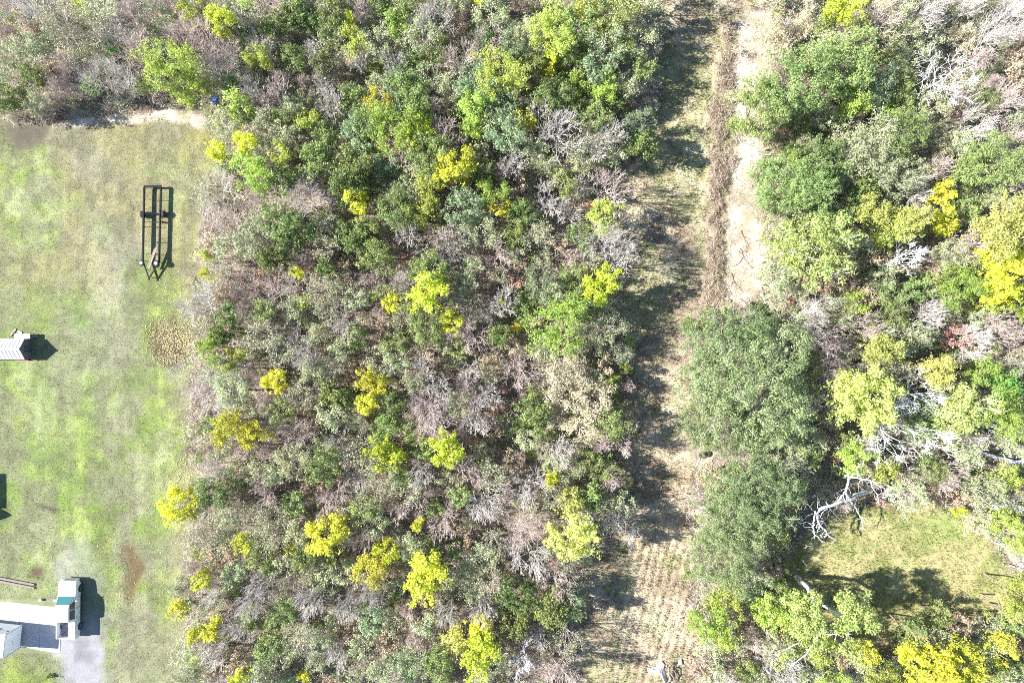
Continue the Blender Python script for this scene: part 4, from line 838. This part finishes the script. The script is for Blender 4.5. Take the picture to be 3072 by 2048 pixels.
# ------------------------------------------------------------------ concrete pad
M['concrete'] = simple('pale_concrete', (.42,.41,.40), .9, noise=.10, scale=1.5, bump=.1)
t = thing('concrete_pad', 'pale concrete pad under the camper trailer beside the pickup truck', 'pad', (*P(60, 1870)[:2], 0))
o0 = P(60, 1870)
def rel(px, py): q = P(px, py) - o0; return (q.x, q.y)
for a, b in (((-160,1788),(-160,1905)), ((-40,1800),(-40,1919)), ((60,1808),(58,1936)), ((121,1815),(119,1948))):
    pass
sl = [(-160,1788,-160,1905), (-40,1800,-40,1919), (60,1808,58,1936), (121,1815,119,1949), (184,1821,180,1957)]
for (ax, ay, bx, by), (cx, cy, dx_, dy_) in zip(sl, sl[1:]):
    bm = bmesh.new(); g = .4
    prism(bm, [rel(bx+g, by), rel(dx_-g, dy_), rel(cx-g, cy), rel(ax+g, ay)], -.05, .035); obj('slab', bm, M['concrete'], t, bevel=.008)

# ------------------------------------------------------------------ pickup truck
M['paint'] = simple('white_paint', (.82,.83,.84), .25, coat=.6)
M['glass'] = simple('dark_glass', (.03,.05,.055), .06, spec=.8)
M['wglass'] = simple('windscreen_glass', (.05,.16,.17), .05, spec=.9)
M['black'] = simple('black_plastic', (.02,.02,.022), .45)
M['rubber'] = simple('tyre_rubber', (.03,.03,.03), .85)
M['chrome'] = simple('chrome', (.7,.7,.72), .2, metal=1)
M['bedliner'] = simple('grey_bedliner', (.40,.37,.36), .5, metal=.2)
M['lamp'] = simple('lamp_glass', (.65,.66,.68), .1, spec=.8)
M['redlamp'] = simple('tail_lamp', (.45,.03,.02), .2)
tp = P(199, 1829, 1.2)
TR = thing('pickup_truck', 'white crew cab pickup truck parked on the end of the concrete pad', 'truck', (tp.x, tp.y, .02), math.radians(-.5))
def ring(y, w, z0, z1, wt=None, c=.12):      # rounded-top section across x
    wt = wt or w*.93
    return [(-w, y, z0), (w, y, z0), (w, y, z0+(z1-z0)*.55), (w*.985, y, z1-c*1.2), (wt, y, z1-c*.25), (wt*.85, y, z1), (0, y, z1+.02), (-wt*.85, y, z1), (-wt, y, z1-c*.25), (-w*.985, y, z1-c*1.2), (-w, y, z0+(z1-z0)*.55)]
bm = bmesh.new()
loft(bm, [ring(y, w, z0, z1) for y, w, z0, z1 in ((3.02,.72,.55,.86),(2.98,.86,.48,.96),(2.85,.94,.42,1.04),(2.6,.975,.40,1.09),(2.2,.985,.40,1.13),(1.6,.99,.38,1.18),(1.45,.985,.38,1.20))])
loft(bm, [ring(y, .985, .36, 1.20) for y in (1.44, .6, -.3, -1.16)])
obj('body', bm, M['paint'], TR, smooth=False, bevel=.02)
# fender flares
bm = bmesh.new()
for yy in (2.05, -1.95):
    for s in (-1, 1):
        rr = []
        for k in range(9):
            a = math.pi*k/8; rr.append([(s*(.955), yy+math.cos(a)*.50, .42+math.sin(a)*.50), (s*1.03, yy+math.cos(a)*.50, .42+math.sin(a)*.50), (s*1.03, yy+math.cos(a)*.60, .42+math.sin(a)*.60), (s*.955, yy+math.cos(a)*.60, .42+math.sin(a)*.60)])
        loft(bm, rr if s > 0 else [r_[::-1] for r_ in rr])
obj('fender', bm, M['paint'], TR, bevel=.01)
# bed: walls, floor, rails
bm = bmesh.new(); box(bm, -.985, -.90, -3.0, -1.17, .45, 1.30); box(bm, .90, .985, -3.0, -1.17, .45, 1.30); box(bm, -.899, .899, -1.26, -1.17, .5, 1.28)
obj('bed_wall', bm, M['paint'], TR, bevel=.03)
tg = obj('tailgate', BOX(-.855, .855, -3.02, -2.95, .55, 1.27), M['paint'], TR, bevel=.02)
obj('handle', BOX(-.12, .12, -3.04, -3.021, 1.02, 1.08), M['black'], tg)
obj('bed_floor', BOX(-.898, .898, -2.948, -1.262, .60, .70), M['bedliner'], TR)
for k in range(14):
    obj('floor_rib', BOX(-.80+k*.118, -.745+k*.118, -2.93, -1.28, .701, .735), M['bedliner'], TR)
bm = bmesh.new(); bm.free()
for s in (-1, 1): obj('bed_rail', BOX(s*.94-.05, s*.94+.05, -3.0, -1.2, 1.302, 1.325), M['paint'], TR, bevel=.008)
# greenhouse
cabr = [(1.46,.93,.93,1.20,1.21),(1.1,.90,.80,1.20,1.56),(.72,.89,.70,1.20,1.86),(.3,.89,.70,1.20,1.92),(-.5,.89,.70,1.20,1.92),(-1.0,.89,.70,1.20,1.88),(-1.15,.90,.74,1.20,1.60),(-1.16,.92,.90,1.20,1.22)]
bm = bmesh.new()
loft(bm, [[(-wb, y, z0), (wb, y, z0), (wt+(wb-wt)*.12, y, z1-(z1-z0)*.10), (wt*.93, y, z1), (0, y, z1+.025), (-wt*.93, y, z1), (-wt-(wb-wt)*.12, y, z1-(z1-z0)*.10)] for y, wb, wt, z0, z1 in cabr])
obj('cab', bm, M['paint'], TR, smooth=False, bevel=.015)
def quadp(name, pts, off, m, parent=TR, th=.012):
    p = [Vector(q) for q in pts]; nn = (p[1]-p[0]).cross(p[2]-p[0]).normalized(); bm = bmesh.new()
    loft(bm, [[q + nn*(off-th) for q in p], [q + nn*off for q in p]]); return obj(name, bm, m, parent)
ws = quadp('windscreen', [(.84,1.42,1.235),(-.84,1.42,1.235),(-.66,.78,1.835),(.66,.78,1.835)], .055, M['wglass'])
for s in (-1, 1):
    bm = bmesh.new(); tube(bm, [(s*.55-.25, 1.38, 1.30), (s*.4, 1.2, 1.46)], [.012, .008], 5); obj('wiper', bm, M['black'], ws)
quadp('rear_window', [(.72,-1.165,1.30),(-.72,-1.165,1.30),(-.62,-1.09,1.72),(.62,-1.09,1.72)], .03, M['glass'])
for s in (-1, 1):
    for ya, yb, yat, ybt in ((1.05, .22, .72, .22), (.12, -.88, .12, -.80)):
        pts = [(s*.895, ya, 1.24), (s*.895, yb, 1.24), (s*.735, ybt, 1.80), (s*.735, yat, 1.80)]
        quadp('side_window', pts if s < 0 else pts[::-1], .035, M['glass'])
    for yh in (.32, -.74): obj('door_handle', BOX(s*1.005-.015, s*1.005+.015, yh-.09, yh+.09, 1.0, 1.04), M['chrome'], TR)
    for yd in (1.30, .17, -.93): obj('door_seam', BOX(s*.988-.004, s*.988+.004, yd-.008, yd+.008, .5, 1.15), M['black'], TR)
    mr = obj('mirror', BOX(s*1.14-.1, s*1.14+.1, 1.0, 1.10, 1.22, 1.44), M['paint'], TR, bevel=.03)
    bm = bmesh.new(); box(bm, min(s*.93, s*1.05), max(s*.93, s*1.05), 1.02, 1.07, 1.24, 1.28); obj('bracket', bm, M['black'], mr)
    obj('running_board', BOX(min(s*.99, s*1.09), max(s*.99, s*1.09), -1.1, 1.35, .36, .42), M['black'], TR, bevel=.015)
    hl = quadp('headlight', [(s*.62,3.035,.74),(s*.90,2.95,.74),(s*.92,2.84,.98),(s*.62,2.97,.95)] if s < 0 else [(s*.90,2.95,.74),(s*.62,3.035,.74),(s*.62,2.97,.95),(s*.92,2.84,.98)], .03, M['lamp'], th=.05)
    obj('tail_light', BOX(s*.93-.05, s*.93+.05, -3.03, -3.001, .82, 1.22), M['redlamp'], TR)
    for yy in (2.05, -1.95):
        bm = bmesh.new(); cyl(bm, (s*.90, yy, .40), (1, 0, 0), .40, .26, 24); w_ = obj('wheel', bm, M['rubber'], TR, bevel=.02)
        bm = bmesh.new(); cyl(bm, (s*1.035, yy, .40), (1, 0, 0), .25, .02, 20); obj('rim', bm, M['chrome'], w_)
obj('grille', BOX(-.55, .55, 3.0, 3.04, .62, .88), M['black'], TR, bevel=.01)
obj('front_bumper', BOX(-.95, .95, 2.88, 3.12, .42, .60), M['chrome'], TR, bevel=.05)
obj('rear_bumper', BOX(-.92, .92, -3.18, -3.05, .50, .66), M['chrome'], TR, bevel=.03)
obj('hood_crease', BOX(-.50, -.47, 1.65, 2.8, 1.165, 1.185), M['paint'], TR); obj('hood_crease', BOX(.47, .50, 1.65, 2.8, 1.165, 1.185), M['paint'], TR)
bm = bmesh.new(); cyl(bm, (.62, -1.38, .95), (0, 0, 1), .15, .38, 16); bk = obj('bucket', bm, simple('white_plastic', (.8,.8,.8), .4)); bk.parent = None
bk.location = tp; bk.location.z = 0; tag(bk, 'white bucket standing in the bed of the pickup truck', 'bucket')

# ------------------------------------------------------------------ camper trailer
M['cream'] = simple('white_siding', (.80,.81,.82), .5, noise=.03, scale=2)
M['stripe'] = simple('grey_decal', (.35,.42,.48), .5)
cp = P(72, 1903)
CA = thing('camper_trailer', 'white box camper trailer on the concrete pad at the photo edge', 'camper', (cp.x, cp.y, .07), math.radians(-6))
HC = 2.75
obj('body', BOX(-7.0, 0, -1.22, 1.22, .35, HC), M['cream'], CA, bevel=.05)
rf = obj('roof', BOX(-6.95, -.05, -1.17, 1.17, HC+.003, HC+.05), simple('roof_membrane', (.84,.84,.83), .6, noise=.05, scale=3), CA, bevel=.02)
obj('roof_hatch', BOX(-2.9, -2.4, -.25, .25, HC+.05, HC+.16), M['black'], rf, bevel=.02)
bm = bmesh.new()
loft(bm, [[(-1.55+math.cos(a)*.42, 1.215+z_, 1.75+math.sin(a)*.26) for a in [2*math.pi*k/20 for k in range(20)]] for z_ in (0, .035)]); obj('window', bm, M['glass'], CA)
bm = bmesh.new(); tube(bm, [(.012, -.5, 1.35), (.012, -.25, 1.7), (.012, 0, 1.6), (.012, .25, 1.85)], [.012, .03, .02, .01], 4); obj('decal', bm, M['stripe'], CA)
obj('side_vent', BOX(-.45, -.25, 1.222, 1.25, 1.9, 2.05), M['black'], CA); obj('marker_light', BOX(-.14, -.06, 1.222, 1.24, 2.45, 2.5), M['redlamp'], CA)
obj('corner_trim', BOX(-.06, .012, 1.16, 1.232, .36, HC-.02), M['stripe'], CA); obj('corner_trim', BOX(-.06, .012, -1.232, -1.16, .36, HC-.02), M['stripe'], CA)
obj('jack_stand', BOX(-.3, -.15, -1.35, -1.23, .02, .4), M['black'], CA)
for yy in (-1.0, 1.0):
    for xx in (-3.2, -4.1):
        bm = bmesh.new(); cyl(bm, (xx, yy, .33), (0, 1, 0), .33, .2, 18); obj('wheel', bm, M['rubber'], CA)

# ------------------------------------------------------------------ black trailer frame
M['frame'] = simple('black_painted_steel', (.012,.013,.016), .25, spec=.4)
M['plank'] = simple('weathered_plank', (.26,.21,.18), .85, noise=.2, scale=5)
za, zb = .44, .72
A0, A1 = P(430.6, 561, zb), P(426, 784, zb); B0, B1 = P(481, 560, zb), P(475, 786, zb)
tc = (A0+A1+B0+B1)/4
TL = thing('trailer_frame', 'long black open trailer frame parked on the grass field', 'trailer', (tc.x, tc.y, 0))
def T(v): return Vector((v.x-tc.x, v.y-tc.y, v.z))
def beam(name, p, q, w, h, m=None, parent=TL, lift=0):
    p = Vector(p); q = Vector(q); d = (q-p).normalized(); s = Vector((d.y, -d.x, 0)).normalized()*w/2; u = Vector((0, 0, h))
    bm = bmesh.new(); loft(bm, [[p-s+u*0, p+s, p+s+u, p-s+u], [q-s, q+s, q+s+u, q-s+u]]); bmesh.ops.recalc_face_normals(bm, faces=bm.faces)
    return obj(name, bm, m or M['frame'], parent, bevel=.006)
a0, a1, b0, b1 = (T(v) for v in (A0, A1, B0, B1))
for v in (a0, a1, b0, b1): v.z = za
beam('side_rail', a0, a1, .13, .28); beam('side_rail', b0, b1, .13, .28)
hb0 = a0 + Vector((0, .07, 0)); hb1 = b0 + Vector((0, .07, 0)); beam('headboard', hb0, hb1, .22, .27)
def fy(u): return 530 + u/4.9
for v_ in (330, 540, 660, 735, 950, 1130):
    f = (fy(v_)-561)/(785-561); p_ = a0.lerp(a1, f); q_ = b0.lerp(b1, f); p_.z = q_.z = .56
    s_ = .05 if v_ != 540 else .09
    beam('cross_bar', p_ + Vector((.06, 0, 0)), q_ - Vector((.06, 0, 0)), s_, s_)
f = (fy(545)-561)/224; pa = a0.lerp(a1, f); pb = b0.lerp(b1, f); pa.z = pb.z = .34; beam('axle', pa - Vector((.25, 0, 0)), pb + Vector((.25, 0, 0)), .07, .07)
for pp, s in ((pa, -1), (pb, 1)):
    c_ = (pp.x + s*.26, pp.y, .37); bm = bmesh.new(); cyl(bm, c_, (1, 0, 0), .37, .24, 24); w_ = obj('wheel', bm, M['rubber'], TL, bevel=.03)
    bm = bmesh.new(); cyl(bm, (c_[0]+s*.125, c_[1], .37), (1, 0, 0), .2, .03, 18); obj('rim', bm, M['chrome'], w_)
    if s > 0: obj('fender_bracket', BOX(pp.x+.08, pp.x+.38, pp.y-.42, pp.y-.38, .45, .72), M['frame'], TL)
jt = T(P(447, 832, .5)); jt.z = za
jl = T(P(432, 790, .6)); jr = T(P(472, 790, .6)); jl.z = jr.z = za
beam('tongue_beam', a1 + Vector((.02, 0, 0)), jt + Vector((-.04, 0, 0)), .09, .14); beam('tongue_beam', b1, jt + Vector((.05, 0, 0)), .09, .14)
beam('cross_bar', a1 + Vector((.06, .05, 0)), b1 + Vector((-.06, .05, 0)), .08, .18)
bm = bmesh.new(); tube(bm, [jt + Vector((0, 0, -.48)), jt + Vector((0, 0, .35))], [.035, .035], 8); obj('jack', bm, M['chrome'], TL)
obj('coupler', BOX(jt.x-.07, jt.x+.07, jt.y-.3, jt.y-.02, za-.02, za+.1), M['frame'], TL, bevel=.02)
cjk = T(P(484, fy(665), .5)); bm = bmesh.new(); cyl(bm, (cjk.x+.12, cjk.y, .25), (0, 0, 1), .10, .5, 12); obj('landing_jack', bm, M['frame'], TL)
M['wheelwhite'] = simple('white_wheel', (.5,.52,.6), .35)
for (px, py), lb in (((424.5, 789), 'white-hubbed spare wheel on the field-side front corner of the black trailer'), ((469, 790), 'white-hubbed spare wheel on the woods-side front corner of the black trailer')):
    p_ = P(px, py, .8); t = thing('spare_wheel', lb, 'wheel', (p_.x, p_.y, .725), 0, 'spare wheels on the trailer frame')
    bm = bmesh.new(); tube(bm, [(0, 0, .0), (0, 0, .05), (0, 0, .15), (0, 0, .2)], [.26, .31, .31, .26], 24); obj('tyre', bm, M['rubber'], t, smooth=False)
    bm = bmesh.new(); tube(bm, [(0, 0, .19), (0, 0, .212)], [.17, .155], 20); r_ = obj('rim', bm, M['wheelwhite'], t)
    bm = bmesh.new(); cyl(bm, (0, 0, .222), (0, 0, 1), .05, .02, 12); obj('hub_cap', bm, M['black'], r_)
pk0 = P(380+438/4.9, 530+1035/4.9, .75); pk1 = P(380+333/4.9, 530+1345/4.9, .62)
for off, lb in ((0, 'wide weathered plank laid diagonally across the front of the black trailer'), (-.20, 'thin weathered plank alongside the wide plank on the black trailer')):
    q0 = Vector((pk0.x+off, pk0.y+off*.6, .725)); q1 = Vector((pk1.x+off, pk1.y, .725)); t = beam('plank', q0, q1, .19 if off == 0 else .07, .04, M['plank'], None)
    tag(t, lb, 'plank')

# ------------------------------------------------------------------ little shed
M['metal'] = simple('white_metal_roofing', (.42,.42,.44), .4, noise=.05, scale=3)
M['ridge'] = simple('pale_blue_ridge', (.34,.40,.46), .35)
M['dkwall'] = simple('dark_grey_boards', (.12,.12,.15), .7, noise=.2, scale=4)
M['orangewood'] = simple('orange_brown_wood', (.26,.15,.10), .8, noise=.3, scale=5)
sp = P(95, 1046); SH = thing('garden_shed', 'small gabled shed with white ribbed metal roof and dark end wall', 'shed', (sp.x, sp.y, 0))
W2, HE, HR, LEN = 1.02, 1.15, 1.90, 5.2
bm = bmesh.new(); prf = [(-W2, 0), (W2, 0), (W2, HE), (0, HR-.03), (-W2, HE)]
loft(bm, [[(0.0, y, z) for y, z in prf], [(-.08, y, z) for y, z in prf]]); bmesh.ops.recalc_face_normals(bm, faces=bm.faces); ew = obj('end_wall', bm, M['dkwall'], SH)
for k in range(5): obj('wall_batten', BOX(.002, .022, -.8+k*.4-.02, -.8+k*.4+.02, .05, HE-.02), M['dkwall'], ew)
obj('door', BOX(.003, .035, -.35, .40, .03, 1.08), simple('charcoal_door', (.07,.08,.11), .6), SH)
for s in (-1, 1): obj('side_wall', BOX(-LEN, -.082, s*(W2-.03)-.03, s*(W2-.03)+.03, 0, HE-.04), M['dkwall'], SH)
n_ = 13
for s in (-1, 1):
    for k in range(n_):
        x1 = .06 - k*.40; x0 = x1 - .397; e0, e1 = W2+.10, 0.0
        z0_, z1_ = HE-.06, HR; bm = bmesh.new()
        loft(bm, [[(x0, s*e0, z0_), (x1, s*e0, z0_), (x1, 0.005*s, z1_), (x0, .005*s, z1_)], [(x0, s*e0, z0_+.03), (x1, s*e0, z0_+.03), (x1, .005*s, z1_+.03), (x0, .005*s, z1_+.03)]])
        loft(bm, [[(x1-.05, s*e0, z0_+.031), (x1, s*e0, z0_+.031), (x1, .03*s, z1_+.031), (x1-.05, .03*s, z1_+.031)], [(x1-.045, s*e0, z0_+.048), (x1-.005, s*e0, z0_+.048), (x1-.005, .03*s, z1_+.045), (x1-.045, .03*s, z1_+.045)]])
        bmesh.ops.recalc_face_normals(bm, faces=bm.faces); obj('roof_panel', bm, M['metal'], SH)
bm = bmesh.new(); loft(bm, [[(x_, -.16, HR-.02), (x_, 0, HR+.075), (x_, .16, HR-.02), (x_, .15, HR-.03+.08), (x_, 0, HR+.105), (x_, -.15, HR-.03+.08)] for x_ in (.08, -LEN)]); bmesh.ops.recalc_face_normals(bm, faces=bm.faces); obj('ridge_cap', bm, M['ridge'], SH)
tb = P(66, 1008, .75)
t = thing('side_table', 'low white-topped table standing against the shed', 'table', (tb.x, tb.y, 0)); obj('tabletop', BOX(-.85, .85, -.28, .26, .7, .76), M['metal'], t, bevel=.01)
for sx in (-.78, .78):
    for sy in (-.2, .2): obj('leg', BOX(sx-.03, sx+.03, sy-.03, sy+.03, 0, .7), M['dkwall'], t)
for (px, py, L_, w_, rz, m_, lb) in ((70,1081,1.7,.22,.02,'orangewood','orange-brown board lying along the lower side of the shed'), (98,1080,1.0,.16,-.03,'orangewood','short orange-brown board by the lower corner of the shed'), (39,996,.9,.2,.9,'plank','pinkish board leaning at the back of the small white table'), (58,996,.5,.22,-.3,'metal','curled white sheet metal scrap above the small table'), (103,1007,.6,.35,.1,'plank','weathered brown board beside the upper corner of the shed')):
    p_ = P(px, py, .1); tag(obj('board', BOX(-L_/2, L_/2, -w_/2, w_/2, .02, .09), M[m_], None, bevel=.01), lb, 'board')
    bpy.context.scene.collection.objects[-1]; ob = COL.objects[-1]; ob.location = (p_.x, p_.y, 0); ob.rotation_euler = (0, 0, rz)

# building just outside the frame whose shade falls on the field
bp = P(15, 1466); xe = bp.x - 3.35 - .1
OB = thing('storage_building', 'grey storage building with a gabled porch beyond the photo edge', 'building', (xe, P(0, 1466).y, 0))
obj('wall', BOX(-4, 0, -1.75, 1.75, 0, 2.45), M['cream'], OB); obj('roof', BOX(-4.15, .12, -1.85, 1.85, 2.453, 2.55), M['metal'], OB, bevel=.01)
bm = bmesh.new(); loft(bm, [[(x_, -.66, 0), (x_, .66, 0), (x_, .66, 2.2), (x_, .35, 2.75), (x_, 0, 3.2), (x_, -.35, 2.75), (x_, -.66, 2.2)] for x_ in (0.1, -2.5)]); bmesh.ops.recalc_face_normals(bm, faces=bm.faces)
obj('porch', bm, M['cream'], OB, loc=(-.25, P(0, 1536).y - P(0, 1466).y, 0))

# lumber, small items
p_ = P(52, 1748)
for k, (off, lb) in enumerate(((.22, 'upper of two long grey-brown timbers lying in the grass'), (-.12, 'lower of two long grey-brown timbers lying in the grass'))):
    o = obj('timber', BOX(-2.1, 1.9, -.11, .11, .02, .16), simple('old_timber', (.20,.17,.155), .9, noise=.35, scale=6), None, bevel=.01); o.location = (p_.x, p_.y+off, 0); o.rotation_euler = (0, 0, math.radians(-11)); tag(o, lb, 'timber', 'timbers in the grass')
bm = bmesh.new(); tube(bm, [(0, 0, 0), (0, 0, .28)], [.12, .14], 14); o = obj('bucket', bm, M['wheelwhite']); o.location = P(124, 1797); tag(o, 'small white bucket on the grass beside the concrete pad', 'bucket')
o = bmesh.new(); tube(o, [(0, 0, 0), (0, 0, .1), (0, 0, .78), (0, 0, .88)], [.27, .3, .3, .27], 18); o = obj('barrel', o, simple('blue_plastic', (.03,.10,.42), .4)); o.location = P(662, 315); tag(o, 'blue plastic barrel at the edge of the woods by the field corner', 'barrel')
o.location.z = 0.9
for (px, py, lb) in ((2105, 1364, 'first black tyre lying beside the oak and the track'), (2119, 1360, 'second black tyre, the one touching the brush beside the oak')):
    bm = bmesh.new(); N1 = 20
    rings = [[(math.cos(a)*(.26+.1*math.cos(b)), math.sin(a)*(.26+.1*math.cos(b)), .12+.11*math.sin(b)) for b in [2*math.pi*k/8 for k in range(8)]] for a in [2*math.pi*k/N1 for k in range(N1+1)]]
    loft(bm, rings, False); bmesh.ops.recalc_face_normals(bm, faces=bm.faces); o = obj('tyre', bm, M['rubber'], smooth=True); o.location = P(px, py); o.location.z = .1; tag(o, lb, 'tyre', 'tyres beside the track')
# dark little shrub on the grass by the driveway
bp = P(154, 2025); t = thing('small_shrub', 'little dark green shrub on the grass beside the driveway', 'shrub', (bp.x, bp.y, 0))
bm = bmesh.new(); tube(bm, [(0, 0, -.02), (0, 0, .35)], [.03, .015], 5); obj('stem', bm, M['trunk'], t)
cc = np.stack([rng.normal(0, .16, 14), rng.normal(0, .12, 14), rng.uniform(.15, .45, 14)], 1); link('foliage', leaf_mesh('shrub_leaf', cc, .14, 500, .09, .6, M['dark']), t)
# white junk heap at the bottom of the track
def crumple(name, poly, z, m, label, amp=.12, cat='tarp'):
    bm = bmesh.new(); c0 = P(*poly[0]); q = [P(*p_) - c0 for p_ in poly]; cx = sum((v for v in q), Vector())/len(q)
    rings = []
    for f, zz in ((1, 0), (.97, z*.5), (.6, z), (.25, z*1.15)):
        rings.append([cx + (v-cx)*f + Vector((rnd(-amp, amp)*.5, rnd(-amp, amp)*.5, max(0, zz + rnd(-amp, amp)))) for v in q])
    loft(bm, rings); bmesh.ops.recalc_face_normals(bm, faces=bm.faces); o = obj(name, bm, m); o.location = c0; tag(o, label, cat)
M['tarp'] = simple('white_sheet', (.5,.5,.5), .55, noise=.04, scale=4)
crumple('tarp', [(1940,2003),(1945,2016),(1965,2012),(1980,2016),(1990,2030),(1998,2062),(2006,2064),(1998,2030),(1992,2002),(1994,1990),(1985,1982),(1972,1986),(1974,1998),(1958,2000)][::-1], .25, M['tarp'], 'crumpled white sheet at the bottom end of the track')
crumple('scrap_sheet', [(2034,1978),(2036,1992),(2046,1990),(2044,1974)][::-1], .15, M['lamp'], 'small bluish white scrap in the brush beside the crumpled sheet', cat='scrap')
limb_thing('root_stump', 'tangled root stump beside the crumpled white sheet', 'stump', [
  ('trunk', [(2010,2040,.1),(2006,2010,.5),(2000,1992,.7)], .16, .09), ('root', [(2006,2010,.5),(2020,2030,.5),(2024,2045,.2)], .09, .04), ('root', [(2006,2008,.5),(2022,2010,.6),(2030,2025,.4),(2026,2040,.2)], .08, .04),
  ('root', [(2004,2000,.6),(2018,1990,.5),(2030,2000,.2)], .06, .03), ('root', [(2010,2035,.2),(2000,2048,.2)], .08, .05)], M['deadwood'])
